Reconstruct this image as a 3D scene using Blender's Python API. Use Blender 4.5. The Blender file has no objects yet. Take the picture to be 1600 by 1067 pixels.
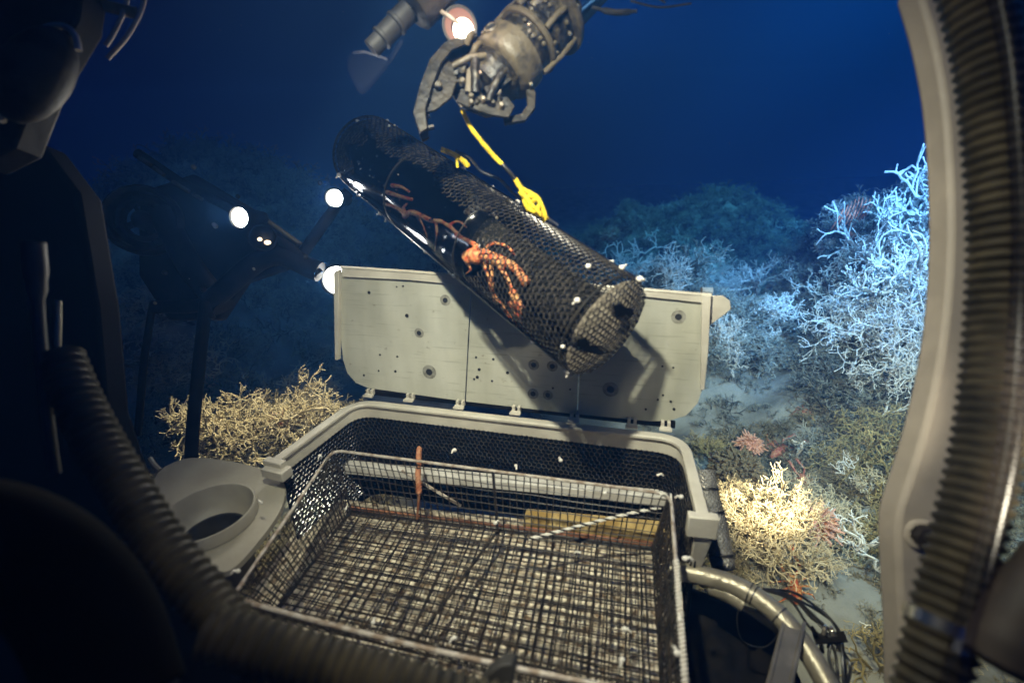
import bpy, math, random
import numpy as np
from mathutils import Vector as V, Matrix, noise
from math import sin, cos, pi, radians as rad
random.seed(7); rng = np.random.default_rng(7)
S = bpy.context.scene; COL = S.collection

# ------------------------------------------------------------------ camera
FPX, PITCH, ROLL = 740.0, 21.0, -2.2
cam = bpy.data.cameras.new('camera'); cam.sensor_width = 36; cam.lens = 36*FPX/1600
cam.clip_start = 0.02; cam.clip_end = 200
cam.dof.use_dof = True; cam.dof.focus_distance = 1.6; cam.dof.aperture_fstop = 2.1
camo = bpy.data.objects.new('camera', cam); COL.objects.link(camo); S.camera = camo
CM = Matrix.Rotation(rad(90-PITCH), 3, 'X') @ Matrix.Rotation(rad(ROLL), 3, 'Z')
camo.matrix_world = CM.to_4x4()
def ray(px, py): return CM @ V(((px-800)/FPX, -(py-533.5)/FPX, -1))
def P(px, py, d): return ray(px, py)*d                      # a point d metres ahead of the viewport
def PZ(px, py, z): r = ray(px, py); return r*(z/r.z)         # a point on the level z

# ------------------------------------------------------------------ water light
W = bpy.data.worlds.new('World'); S.world = W; W.use_nodes = True
nt = W.node_tree; nd = nt.nodes; nd.clear()
out = nd.new('ShaderNodeOutputWorld'); bg = nd.new('ShaderNodeBackground')
tc = nd.new('ShaderNodeTexCoord'); sp = nd.new('ShaderNodeSeparateXYZ')
nt.links.new(tc.outputs['Generated'], sp.inputs[0])
mr = nd.new('ShaderNodeMapRange'); mr.inputs[1].default_value = -0.55; mr.inputs[2].default_value = 0.55
nt.links.new(sp.outputs[0], mr.inputs[0])
cr = nd.new('ShaderNodeValToRGB'); e = cr.color_ramp.elements
e[0].position = 0; e[0].color = (.003, .003, .008, 1)
e[1].position = 1; e[1].color = (.0, .038, .24, 1)
k = e.new(.42); k.color = (.005, .007, .024, 1)
k = e.new(.70); k.color = (.0, .042, .33, 1)
nt.links.new(mr.outputs[0], cr.inputs[0])
me_ = nd.new('ShaderNodeMapRange'); me_.inputs[1].default_value = -.05; me_.inputs[2].default_value = .22; me_.inputs[3].default_value = .18; me_.inputs[4].default_value = 1; me_.interpolation_type = 'SMOOTHSTEP'
nt.links.new(sp.outputs[2], me_.inputs[0]); vm = nd.new('ShaderNodeVectorMath'); vm.operation = 'SCALE'
nt.links.new(cr.outputs[0], vm.inputs[0]); nt.links.new(me_.outputs[0], vm.inputs['Scale']); nt.links.new(vm.outputs[0], bg.inputs[0])
bg.inputs[1].default_value = 0.5
nt.links.new(bg.outputs[0], out.inputs[0])
S.view_settings.view_transform = 'Standard'; S.view_settings.look = 'None'
S.view_settings.exposure = 0; S.view_settings.gamma = 1
S.cycles.use_denoising = True
S.cycles.max_bounces = 5; S.cycles.diffuse_bounces = 2; S.cycles.glossy_bounces = 2
S.cycles.transparent_max_bounces = 12; S.cycles.transmission_bounces = 3; S.cycles.volume_bounces = 1
S.cycles.caustics_reflective = False; S.cycles.caustics_refractive = False
S.cycles.sample_clamp_indirect = 3

# ------------------------------------------------------------------ lamps of the submersible, plus added unseen fills over deck and reef
def spot(name, loc, aim, power, angle, color, size=.03, blend=.5):
    l = bpy.data.lights.new(name, 'SPOT'); l.energy = power; l.spot_size = rad(angle); l.spot_blend = blend
    l.color = color; l.shadow_soft_size = size
    o = bpy.data.objects.new(name, l); COL.objects.link(o); o.location = loc
    o.rotation_euler = (V(aim)-V(loc)).to_track_quat('-Z', 'Y').to_euler(); return o
WARM = (1, .86, .62); NEUT = (.93, .97, .86); BLUE = (.20, .50, 1)
spot('bow_floodlight', (-.12, .30, .50), (.15, 1.0, -.46), 104, 90, (1, .96, .80), .02, 1)
spot('basket_fill', (.10, .16, .20), P(600, 1000, .62), 3.2, 58, (1, .88, .66), .015, 1)  # added fill to brighten the front rod of the basket
spot('trap_end_fill', (.60, .12, -.22), P(945, 520, .85), 14, 50, (1, .90, .70), .02, .8)  # added fill aimed square at the end cap of the trap
spot('starboard_floodlight', (1.25, .5, .9), P(1300, 640, 2.2), 240, 55, (.48, .76, 1), .03, .8)
spot('reef_floodlight', (2.3, .9, 1.3), P(1420, 400, 2.6), 1050, 46, (.15, .40, 1), .04, .9)
spot('ridge_floodlight', (1.6, 1.2, 1.5), P(1100, 450, 3.4), 320, 50, (.13, .46, 1), .04, .9)
spot('far_mound_fill', (3.4, 4.0, 3.0), P(1110, 350, 6.4), 800, 62, (.08, .42, .85), .04, .9)  # added light, hung unseen above the far mound
spot('near_spotlight', (1.35, .60, .45), P(1190, 775, 1.62), 1500, 12, (1, .84, .58), .02, 1)
spot('starboard_near_floodlight', (.8, .2, .2), P(1310, 790, 1.75), 66, 60, (1, .88, .50), .03, .8)
spot('left_reef_fill', (.15, 2.0, 1.25), P(455, 650, 1.85), 420, 27, (1, .86, .58), .03, .8)  # added light out of view behind the lamp frame, brightens the left coral
spot('left_mound_fill', (-2.2, 3.4, 3.0), P(430, 430, 4.2), 75, 62, (.12, .42, .80), .04, .9)  # added light, hung unseen above the left mound

# ------------------------------------------------------------------ materials
def mat(name, c, rough=.6, metal=0, c2=None, scale=20, bump=0, bscale=None, spec=.5, lo=.4, hi=.6, detail=4, attr=None):
    m = bpy.data.materials.new(name); m.use_nodes = True; n = m.node_tree; b = n.nodes['Principled BSDF']
    b.inputs['Base Color'].default_value = (*c, 1); b.inputs['Roughness'].default_value = rough
    b.inputs['Metallic'].default_value = metal; b.inputs['Specular IOR Level'].default_value = spec
    t = n.nodes.new('ShaderNodeTexCoord')
    if c2 is not None:
        x = n.nodes.new('ShaderNodeTexNoise'); x.inputs['Scale'].default_value = scale; x.inputs['Detail'].default_value = detail
        n.links.new(t.outputs['Object'], x.inputs['Vector'])
        r = n.nodes.new('ShaderNodeValToRGB'); r.color_ramp.elements[0].position = lo; r.color_ramp.elements[1].position = hi
        r.color_ramp.elements[0].color = (*c, 1); r.color_ramp.elements[1].color = (*c2, 1)
        n.links.new(x.outputs['Fac'], r.inputs[0]); n.links.new(r.outputs[0], b.inputs['Base Color'])
    if bump:
        x = n.nodes.new('ShaderNodeTexNoise'); x.inputs['Scale'].default_value = bscale or scale; x.inputs['Detail'].default_value = 5
        n.links.new(t.outputs['Object'], x.inputs['Vector'])
        q = n.nodes.new('ShaderNodeBump'); q.inputs['Strength'].default_value = bump; q.inputs['Distance'].default_value = .01
        n.links.new(x.outputs['Fac'], q.inputs['Height']); n.links.new(q.outputs[0], b.inputs['Normal'])
    return m
def coralmat(name, base, tip, lo=.3, hi=.9):
    """colour grows paler from the dead base of a colony to its living tips"""
    m = bpy.data.materials.new(name); m.use_nodes = True; n = m.node_tree; b = n.nodes['Principled BSDF']
    a = n.nodes.new('ShaderNodeAttribute'); a.attribute_name = 'tip'
    t = n.nodes.new('ShaderNodeTexCoord'); x = n.nodes.new('ShaderNodeTexNoise'); x.inputs['Scale'].default_value = 9; x.inputs['Detail'].default_value = 4
    n.links.new(t.outputs['Object'], x.inputs['Vector'])
    ad = n.nodes.new('ShaderNodeMath'); ad.operation = 'MULTIPLY_ADD'; ad.inputs[1].default_value = .9; ad.inputs[2].default_value = -.45
    n.links.new(x.outputs['Fac'], ad.inputs[0])
    s = n.nodes.new('ShaderNodeMath'); s.operation = 'ADD'
    n.links.new(a.outputs['Fac'], s.inputs[0]); n.links.new(ad.outputs[0], s.inputs[1])
    r = n.nodes.new('ShaderNodeValToRGB'); r.color_ramp.elements[0].position = lo; r.color_ramp.elements[1].position = hi
    r.color_ramp.elements[0].color = (*base, 1); r.color_ramp.elements[1].color = (*tip, 1)
    n.links.new(s.outputs[0], r.inputs[0]); n.links.new(r.outputs[0], b.inputs['Base Color'])
    b.inputs['Roughness'].default_value = .8
    return m
def emis(name, c, s):
    m = bpy.data.materials.new(name); m.use_nodes = True; b = m.node_tree.nodes['Principled BSDF']
    b.inputs['Base Color'].default_value = (0, 0, 0, 1); b.inputs['Emission Color'].default_value = (*c, 1); b.inputs['Emission Strength'].default_value = s
    return m
def clear(name, tint, refl=.12, rough=.08, fres=.6):
    m = bpy.data.materials.new(name); m.use_nodes = True; n = m.node_tree; n.nodes.clear()
    o = n.nodes.new('ShaderNodeOutputMaterial'); mx = n.nodes.new('ShaderNodeMixShader'); t = n.nodes.new('ShaderNodeBsdfTransparent')
    g = n.nodes.new('ShaderNodeBsdfGlossy'); g.inputs['Roughness'].default_value = rough; t.inputs[0].default_value = (*tint, 1)
    f = n.nodes.new('ShaderNodeLayerWeight'); f.inputs[0].default_value = .35
    mu = n.nodes.new('ShaderNodeMath'); mu.operation = 'MULTIPLY_ADD'; mu.inputs[1].default_value = fres; mu.inputs[2].default_value = refl
    n.links.new(f.outputs['Fresnel'], mu.inputs[0]); n.links.new(mu.outputs[0], mx.inputs[0])
    n.links.new(t.outputs[0], mx.inputs[1]); n.links.new(g.outputs[0], mx.inputs[2]); n.links.new(mx.outputs[0], o.inputs[0])
    return m
def lidmat():
    m = mat('weathered_aluminium', (.50, .51, .44), .45, .3); n = m.node_tree; b = n.nodes['Principled BSDF']; t = n.nodes.new('ShaderNodeTexCoord')
    def nz(sc, mp, det=6):
        p = n.nodes.new('ShaderNodeMapping'); p.inputs['Scale'].default_value = mp; x = n.nodes.new('ShaderNodeTexNoise'); x.inputs['Scale'].default_value = sc; x.inputs['Detail'].default_value = det
        n.links.new(t.outputs['Object'], p.inputs[0]); n.links.new(p.outputs[0], x.inputs['Vector']); return x.outputs['Fac']
    def ramp(f, p0, c0, p1, c1):
        r = n.nodes.new('ShaderNodeValToRGB'); e = r.color_ramp.elements; e[0].position = p0; e[1].position = p1; e[0].color = (*c0, 1); e[1].color = (*c1, 1); n.links.new(f, r.inputs[0]); return r.outputs[0]
    def mul(a, c, f=1):
        x = n.nodes.new('ShaderNodeMix'); x.data_type = 'RGBA'; x.blend_type = 'MULTIPLY'; x.inputs[0].default_value = f; n.links.new(a, x.inputs[6]); n.links.new(c, x.inputs[7]); return x.outputs[2]
    a = ramp(nz(3.5, (1, 1, 1)), .35, (.50, .49, .40), .65, (.72, .71, .61))
    a = mul(a, ramp(nz(9, (1, 1, .12)), .38, (.72, .72, .68), .62, (1, 1, 1)), .8)          # runs down the plate
    a = mul(a, ramp(nz(160, (.06, .06, 1.6)), .30, (.55, .55, .50), .40, (1, 1, 1)), .6)    # scratches
    a = mul(a, ramp(nz(60, (1, 1, 1)), .27, (.45, .40, .32), .33, (1, 1, 1)), .6)           # specks of dirt
    n.links.new(a, b.inputs['Base Color']); n.links.new(ramp(nz(14, (1, 1, .4)), .3, (.3, .3, .3), .7, (.62, .62, .62)), b.inputs['Roughness']); return m
M = dict(
 lidalu=lidmat(),
 alu=mat('brushed_aluminium', (.44, .45, .38), .42, .35, (.56, .57, .49), 6, .12, 60, detail=6),
 rim=mat('pale_painted_metal', (.50, .46, .38), .5, .1, (.60, .56, .47), 14, .1, 80),
 hole=mat('dark_hole', (.012, .012, .012), .8), stain=mat('bolt_hole_stain', (.20, .19, .15), .6, .2, (.32,.31,.26), 90),
 black=mat('black_plastic', (.010, .010, .009), .38, 0, (.022, .019, .014), 60, .1),
 wire=mat('black_coated_wire', (.012, .011, .010), .35, 0, (.035, .026, .018), 40),
 net=mat('black_netting', (.014, .013, .012), .2, 0, (.05, .044, .036), 90, spec=.8),
 dark_sheet=mat('specked_dark_sheet', (.008, .008, .007), .85, 0, (.07, .06, .045), 260, .4, 260, lo=.55, hi=.66, spec=.1),
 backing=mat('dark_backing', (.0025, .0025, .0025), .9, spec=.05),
 tie=mat('white_plastic_tie', (.72, .68, .60), .4), rod=mat('steel_rod', (.62, .56, .48), .3, .3, (.34, .26, .19), 60),
 rope=mat('white_rope', (.70, .66, .58), .7), yrope=mat('yellow_rope', (.80, .60, .02), .6, 0, (.62, .43, .01), 60, .5, 200),
 rust=mat('rusty_orange_metal', (.30, .10, .04), .7, 0, (.42, .20, .10), 50),
 tray=mat('mottled_tray', (.20, .13, .07), .6, 0, (.86, .76, .58), 70, .3, 90, lo=.36, hi=.60),
 whitebar=mat('white_bar', (.66, .63, .58), .5, 0, (.52, .49, .44), 20), wood=mat('yellow_plank', (.30, .19, .05), .7, 0, (.50, .36, .14), 25),
 bracket=mat('grey_polycarbonate', (.30, .27, .21), .5, 0, (.36, .33, .26), 10, .1, 50), bracket2=mat('grey_ring', (.38, .35, .28), .5, 0, (.32, .29, .23), 12),
 bumper=mat('worn_bumper_tube', (.34, .30, .22), .38, .45, (.24, .21, .15), 16, .25, 70), strut=mat('strut_metal', (.26, .23, .18), .4, .5, (.17, .15, .12), 22),
 beam=mat('tan_painted_beam', (.29, .25, .205), .55, 0, (.35, .30, .245), 14, .08, 90), bolt=mat('dark_bolt', (.03, .024, .02), .35, .5),
 hose=mat('corrugated_hose', (.024, .0195, .010), .55, 0, (.050, .040, .022), 30), shose=mat('sleeved_pipe', (.30, .30, .29), .4, .1, (.20, .205, .21), 60, .7, 160),
 clearhose=clear('clear_hose', (.70, .68, .72), .03, .3, .15), steel=mat('bright_steel', (.75, .72, .66), .2, 1),
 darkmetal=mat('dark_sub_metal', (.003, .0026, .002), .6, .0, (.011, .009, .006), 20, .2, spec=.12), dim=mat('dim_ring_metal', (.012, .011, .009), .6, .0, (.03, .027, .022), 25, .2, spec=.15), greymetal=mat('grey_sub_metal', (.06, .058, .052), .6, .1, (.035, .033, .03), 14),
 armdark=mat('arm_dark', (.010, .008, .005), .45, .0, (.10, .08, .045), 55, .5, 70, lo=.50, hi=.72), armtan=mat('arm_worn_paint', (.10, .08, .048), .5, .0, (.022, .018, .012), 40, .3, 60, lo=.52, hi=.72),
 armgrey=mat('arm_grey', (.007, .006, .0035), .5, .0, (.028, .022, .012), 35, .3, 80, spec=.3), armshine=mat('arm_highlight_bolt', (.70, .60, .45), .25, .8),
 acrylic=clear('clear_acrylic', (.70, .74, .80), .02, .10, .22), edge=clear('acrylic_edge', (.35, .37, .42), .16, .3, .4), ghost=clear('clear_scoop', (.96, .97, 1), .004, .4, .04),
 endpanel=mat('pale_mesh_fabric', (.60, .54, .41), .6, 0, (.26, .23, .17), 130, .3, 200),
 crab=mat('orange_red_crab', (.50, .07, .02), .6, 0, (.70, .36, .14), 110, .4, 200), crabred=mat('deep_red_crab', (.34, .09, .06), .6, 0, (.50, .24, .15), 60, .3, 150), pale=mat('pale_claw_tip', (.75, .62, .42), .5),
 lamp=emis('lit_lamp_glass', (1, .97, .92), 26), amberglint=emis('glowing_amber_glint', (1, .72, .45), 3.0), lamppink=emis('lit_reflector_bulb', (1, .82, .66), 9), pink=emis('lit_lamp_reflector', (.85, .33, .20), .62),
 sand=mat('pale_seabed_sediment', (.30, .30, .275), .95, 0, (.15, .145, .125), 3.5, .8, 25, detail=8),
 white=coralmat('living_white_coral', (.40, .40, .34), (.85, .84, .80), .0, .5), tan=coralmat('tan_coral', (.20, .15, .08), (.68, .58, .40), .0, .75),
 dead=coralmat('dead_coral_framework', (.07, .055, .032), (.42, .36, .23), .25, 1.0), deadb=coralmat('dead_coral_bank', (.06, .06, .05), (.42, .42, .36), .25, 1.0),
 ochre=coralmat('ochre_coral', (.13, .10, .03), (.46, .37, .17), .1, .9),
 anem=mat('pink_anemone', (.80, .42, .30), .7, 0, (.72, .42, .32), 40, .6, 120), pom=mat('pale_anemone', (.55, .44, .36), .8, 0, (.66, .55, .46), 60), sponge=mat('brown_sponge', (.30, .22, .12), .95, 0, (.20, .15, .09), 30, 1, 90),
 star=mat('orange_star', (.80, .20, .10), .7, 0, (.85, .32, .20), 50),
)

# ------------------------------------------------------------------ mesh builder
def basis(d):
    d = V(d).normalized(); a = V((0, 0, 1)) if abs(d.z) < .9 else V((1, 0, 0))
    x = d.cross(a).normalized(); return x, d.cross(x).normalized(), d
class MB:
    def __init__(s): s.v = []; s.f = []; s.m = []; s.t = []
    def add(s, vs, fs, mi=0, t=None):
        o = len(s.v); s.v += [tuple(q) for q in vs]; s.f += [tuple(i+o for i in q) for q in fs]; s.m += [mi]*len(fs)
        s.t += t if t else [0.0]*len(vs)
    def tube(s, pts, r, n=8, mi=0, cap=True, tips=None):
        pts = [V(p) for p in pts]; N = len(pts); R = r if isinstance(r, (list, tuple)) else [r]*N
        vs, fs, tt = [], [], []; x = None
        for i, p in enumerate(pts):
            d = (pts[min(i+1, N-1)]-pts[max(i-1, 0)])
            if d.length < 1e-9: d = V((0, 0, 1))
            d.normalize()
            if x is None: x = basis(d)[0]
            else:
                x = x-d*x.dot(d)
                x = x.normalized() if x.length > 1e-6 else basis(d)[0]
            y = d.cross(x)
            for k in range(n):
                a = 2*pi*k/n; vs.append(p+(x*cos(a)+y*sin(a))*R[i]); tt.append(tips[i] if tips else 0.)
        for i in range(N-1):
            for k in range(n): k2 = (k+1) % n; fs.append((i*n+k, i*n+k2, (i+1)*n+k2, (i+1)*n+k))
        if cap and n > 2: fs.append(tuple(range(n-1, -1, -1))); fs.append(tuple(range((N-1)*n, N*n)))
        s.add(vs, fs, mi, tt); return s
    def box(s, c, ax, ay, az, mi=0):                       # half-axis vectors
        c, ax, ay, az = V(c), V(ax), V(ay), V(az); vs = []
        for k in (-1, 1):
            for j in (-1, 1):
                for i in (-1, 1): vs.append(c+ax*i+ay*j+az*k)
        s.add(vs, [(0, 2, 3, 1), (4, 5, 7, 6), (0, 1, 5, 4), (2, 6, 7, 3), (0, 4, 6, 2), (1, 3, 7, 5)], mi); return s
    def bar(s, a, b, w, h, up=(0, 0, 1), mi=0):
        a, b = V(a), V(b); d = (b-a); u = V(up); x = d.cross(u)
        x = x.normalized() if x.length > 1e-6 else basis(d)[0]
        u = x.cross(d).normalized(); return s.box((a+b)/2, d/2, x*w/2, u*h/2, mi)
    def prism(s, pts, off, mi=0):
        n = len(pts); off = V(off); a = [V(p) for p in pts]; b = [p+off for p in a]
        s.add(a+b, [tuple(range(n-1, -1, -1)), tuple(range(n, 2*n))]+[(i, (i+1) % n, (i+1) % n+n, i+n) for i in range(n)], mi); return s
    def lathe(s, prof, n=24, o=(0, 0, 0), d=(0, 0, 1), mi=0):
        x, y, z = basis(d); o = V(o); vs = []; fs = []
        for r, h in prof:
            for k in range(n): a = 2*pi*k/n; vs.append(o+z*h+(x*cos(a)+y*sin(a))*max(r, 1e-5))
        for i in range(len(prof)-1):
            for k in range(n): k2 = (k+1) % n; fs.append((i*n+k, i*n+k2, (i+1)*n+k2, (i+1)*n+k))
        s.add(vs, fs, mi); return s
    def ball(s, c, r, n=8, mi=0, R=None):
        c = V(c); r = (r, r, r) if not isinstance(r, (tuple, list)) else r; vs = []; fs = []
        for i in range(n+1):
            t = pi*i/n
            for k in range(2*n):
                a = pi*k/n; q = V((r[0]*sin(t)*cos(a), r[1]*sin(t)*sin(a), r[2]*cos(t))); vs.append(c+(R @ q if R else q))
        for i in range(n):
            for k in range(2*n): k2 = (k+1) % (2*n); fs.append((i*2*n+k, (i+1)*2*n+k, (i+1)*2*n+k2, i*2*n+k2))
        s.add(vs, fs, mi); return s
    def ribbon(s, path, w, h, mi=0, closed=False):           # level strip of width w and height h (h down)
        n = len(path); L, Rr = [], []
        for i, p in enumerate(path):
            a, b = path[max(i-1, 0)], path[min(i+1, n-1)]
            d = (V(b)-V(a)); d.z = 0; d.normalize(); q = V((-d.y, d.x, 0))*w/2; L.append(V(p)+q); Rr.append(V(p)-q)
        vs = []
        for l, r in zip(L, Rr): vs += [l, r, r-V((0, 0, h)), l-V((0, 0, h))]
        fs = [(0, 1, 2, 3), (4*n-4, 4*n-1, 4*n-2, 4*n-3)]
        for i in range(n-1):
            for k in range(4): k2 = (k+1) % 4; fs.append((4*i+k, 4*i+4+k, 4*i+4+k2, 4*i+k2))
        s.add(vs, fs, mi); return s
    def build(s, name, mats, parent=None, smooth=True, bevel=0, tip=False, mesh_only=False):
        me = bpy.data.meshes.new(name); me.from_pydata(s.v, [], s.f)
        for m in (mats if isinstance(mats, (list, tuple)) else [mats]): me.materials.append(M[m] if isinstance(m, str) else m)
        if any(s.m): me.polygons.foreach_set('material_index', s.m)
        if tip:
            a = me.attributes.new('tip', 'FLOAT', 'POINT'); a.data.foreach_set('value', s.t)
        if smooth:
            me.polygons.foreach_set('use_smooth', [True]*len(me.polygons)); me.set_sharp_from_angle(angle=rad(40))
        me.update()
        if mesh_only: return me
        o = bpy.data.objects.new(name, me); COL.objects.link(o)
        if bevel:
            b = o.modifiers.new('bevel', 'BEVEL'); b.width = bevel; b.segments = 2; b.limit_method = 'ANGLE'; b.angle_limit = rad(50)
        if parent: attach(o, parent)
        return o
def attach(o, parent):
    bpy.context.view_layer.update() if False else None
    o.parent = parent; o.matrix_parent_inverse = parent.matrix_basis.inverted()
def tag(o, label=None, cat=None, group=None, kind=None):
    if label: o['label'] = label
    if cat: o['category'] = cat
    if group: o['group'] = group
    if kind: o['kind'] = kind
    return o
def thing(name, label, cat, loc=(0, 0, 0), group=None):
    o = bpy.data.objects.new(name, None); COL.objects.link(o); o.empty_display_size = .05
    o.matrix_basis = Matrix.Translation(V(loc)); return tag(o, label, cat, group)
def smoothpath(pts, n=8):
    pts = [V(p) for p in pts]; q = [pts[0]*2-pts[1]]+pts+[pts[-1]*2-pts[-2]]; o = []
    for i in range(1, len(q)-2):
        for k in range(n):
            t = k/n; a, b, c, d = q[i-1:i+3]
            o.append(.5*((2*b)+(c-a)*t+(2*a-5*b+4*c-d)*t*t+(3*b-a-3*c+d)*t**3))
    o.append(pts[-1]); return o
def resample(pts, step):
    o = [pts[0]]; acc = 0
    for a, b in zip(pts, pts[1:]):
        L = (b-a).length; t = step-acc
        while t < L: o.append(a.lerp(b, t/L)); t += step
        acc = (acc+L) % step
    return o
def hexedges(U, Vv, cell):
    """edges of a honeycomb covering [0,U]x[0,Vv], as pairs of 2-D points"""
    a = cell/math.sqrt(3); E = []; nu = int(round(U/cell)); cu = U/nu; rows = int(Vv/(1.5*a))+1
    for j in range(rows):
        for i in range(nu):
            x = (i+(.5 if j % 2 else 0))*cu; y = j*1.5*a
            p = [(x, y+a), (x+cu/2, y+a/2), (x+cu/2, y-a/2), (x, y-a)]
            E += [(p[0], p[1]), (p[1], p[2]), (p[2], p[3])]
    return E

# ================================================================== THE SEABED
BASE = -1.42
BUMPS = []                                                   # x, y, height, sx, sy
def bump(px, py, d, sx, sy, less=.12):
    p = P(px, py, d); BUMPS.append((p.x, p.y, p.z-less-BASE, sx, sy)); return p
bump(1125, 300, 6.4, .80, .9); bump(985, 318, 6.2, .40, .6); bump(1195, 345, 5.9, .35, .5)
bump(1010, 412, 3.4, .50, .45); bump(1120, 470, 3.0, .42, .35); bump(1215, 478, 3.2, .3, .4)
bump(1345, 330, 3.3, .30, .45); bump(1470, 300, 2.7, .42, .55); bump(1420, 480, 2.35, .38, .38, .15); bump(1390, 690, 1.9, .25, .22, .14)
bump(1650, 420, 2.4, .5, .8)
bump(1190, 740, 1.62, .17, .14, .1); bump(1330, 830, 1.6, .2, .12, .15)
bump(330, 230, 5.0, 1.3, 1.2); bump(520, 330, 4.3, .45, .6); bump(-150, 260, 4.0, 1.3, 1.5); bump(700, 400, 4.4, .7, .6); bump(300, 430, 3.0, .5, .5)
bump(400, 620, 1.95, .42, .25, .14)
def height(x, y):
    h = 0
    for bx, by, bh, sx, sy in BUMPS:
        q = ((x-bx)/sx)**2+((y-by)/sy)**2
        if q < 9:
            g = bh*math.exp(-.5*q*(1+.25*q*.3)); h = max(h, g)+.15*min(h, g)
    n1 = noise.fractal(V((x*1.3, y*1.3, 3.1)), 1.0, 2.0, 4); n2 = noise.noise(V((x*7, y*7, 1)))
    return BASE+h+n1*.07+n2*.022*(1+min(h, 1)*3)
def land(px, py):
    r = ray(px, py); d = .9
    while d < 20:
        p = r*d
        if p.z < height(p.x, p.y): break
        d += .02
    return r*d, d
nx, ny = 300, 270
gx = np.concatenate([np.linspace(-14, -4, 31)[:-1], np.linspace(-4, 5, 240), np.linspace(5, 18, 31)[1:]])
gy = np.concatenate([np.linspace(-3, .8, 12)[:-1], np.linspace(.8, 8, 220), np.linspace(8, 24, 31)[1:]])
nx, ny = len(gx), len(gy)
b = MB(); b.v = [(x, y, height(x, y)) for y in gy for x in gx]; b.t = [0.]*len(b.v)
b.f = [(j*nx+i, j*nx+i+1, (j+1)*nx+i+1, (j+1)*nx+i) for j in range(ny-1) for i in range(nx-1)]; b.m = [0]*len(b.f)
tag(b.build('seabed', 'sand'), 'pale sediment seabed rising into coral mounds', None, None, 'structure')

# ------------------------------------------------------------------ corals
def grow(seed, n0, L, r, lev, spread, up, kink, split=(2, 3), seg=3, sides=4, shrink=.74, knob=1.25, flat=0):
    R = random.Random(seed); b = MB(); maxl = lev
    def go(p, d, L, r, lv):
        pts = [p]; q = V(p); dd = V(d)
        for i in range(seg):
            dd = (dd+V((R.gauss(0, kink), R.gauss(0, kink)*(1-flat), R.gauss(0, kink)))+V((0, 0, up))*.25).normalized()
            q = q+dd*L/seg; pts.append(q.copy())
        t0 = 1-(lv+1)/(maxl+1); t1 = 1-lv/(maxl+1)
        rr = [r*(1-.28*i/seg) for i in range(seg+1)]
        if lv == 0: rr[-1] = r*knob*.8; rr[-2] = r*.8
        b.tube(pts, rr, sides, tips=[t0+(t1-t0)*i/seg for i in range(seg+1)])
        if lv > 0:
            for k in range(R.randint(*split)):
                x, y, _ = basis(dd); a = R.uniform(0, 2*pi); s = spread*R.uniform(.6, 1.3)
                o = x*cos(a)+y*sin(a)
                if flat: o.y *= (1-flat)
                start = pts[-1] if k < 2 else pts[R.randint(1, seg)]
                go(start, (dd+o*s).normalized(), L*shrink*R.uniform(.75, 1.2), r*.78, lv-1)
    for i in range(n0):
        a = 2*pi*i/n0+R.uniform(-.4, .4); t = R.uniform(.15, 1.0)
        d = V((cos(a)*t, sin(a)*t*(1-flat), 1)).normalized() if n0 > 1 else V((0, 0, 1))
        go(V((cos(a)*.03*t, sin(a)*.03*t, 0)), d, L, r, lev)
    z = max(v[2] for v in b.v); b.v = [tuple(c/z for c in v) for v in b.v]   # unit height
    return b
# unit-height prototypes
PB = [grow(10+i, 5, .30, .022, 4, .95, .05, .5, (2, 3), 2, 3) for i in range(5)]      # dense bushes
PW = [grow(30+i, 4, .26, .021, 5, .78, .22, .32, (2, 3), 3, 5, .78, 1.4) for i in range(4)]  # living white thickets
PD = [grow(90+i, 7, .27, .017, 5, .85, .12, .42, (2, 3), 2, 4, .78, 1.4) for i in range(3)]   # dense living thickets
PF = [grow(50+i, 3, .30, .026, 5, .80, .10, .38, (2, 2), 3, 5, .80, 1.4, .45) for i in range(3)]  # sparse sprawling
PT = [grow(70+i, 1, .40, .035, 2, .60, .35, .35, (2, 2), 4, 5, .7, 1.3) for i in range(3)]   # single twigs
def arr(b):
    v = np.array(b.v); f = np.array([q for q in b.f if len(q) == 4]); return v, f, np.array(b.t)
AB = [arr(b) for b in PB]; AW = [arr(b) for b in PW]; AF = [arr(b) for b in PF]
def merge(name, items, matn, label):
    Vs, Fs, Ts = [], [], []; o = 0
    for (v, f, t), loc, s, yaw, tilt, sq in items:
        R = np.array(Matrix.Rotation(yaw, 3, 'Z') @ Matrix.Rotation(tilt, 3, 'X'))
        q = (v*np.array([s*sq, s*sq, s])) @ R.T+np.array(loc)
        Vs.append(q); Fs.append(f+o); Ts.append(t+rng.normal(0, .12)); o += len(q)
    Vv = np.concatenate(Vs).astype(np.float32); F = np.concatenate(Fs).astype(np.int32); T = np.concatenate(Ts).astype(np.float32)
    me = bpy.data.meshes.new(name); me.vertices.add(len(Vv)); me.vertices.foreach_set('co', Vv.ravel())
    me.loops.add(F.size); me.loops.foreach_set('vertex_index', F.ravel()); me.polygons.add(len(F))
    me.polygons.foreach_set('loop_start', np.arange(0, F.size, 4, dtype=np.int32)); me.update(calc_edges=True)
    a = me.attributes.new('tip', 'FLOAT', 'POINT'); a.data.foreach_set('value', T); me.materials.append(M[matn])
    ob = bpy.data.objects.new(name, me); COL.objects.link(ob); tag(ob, label, None, None, 'stuff'); print(name, len(F)); return ob
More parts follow.
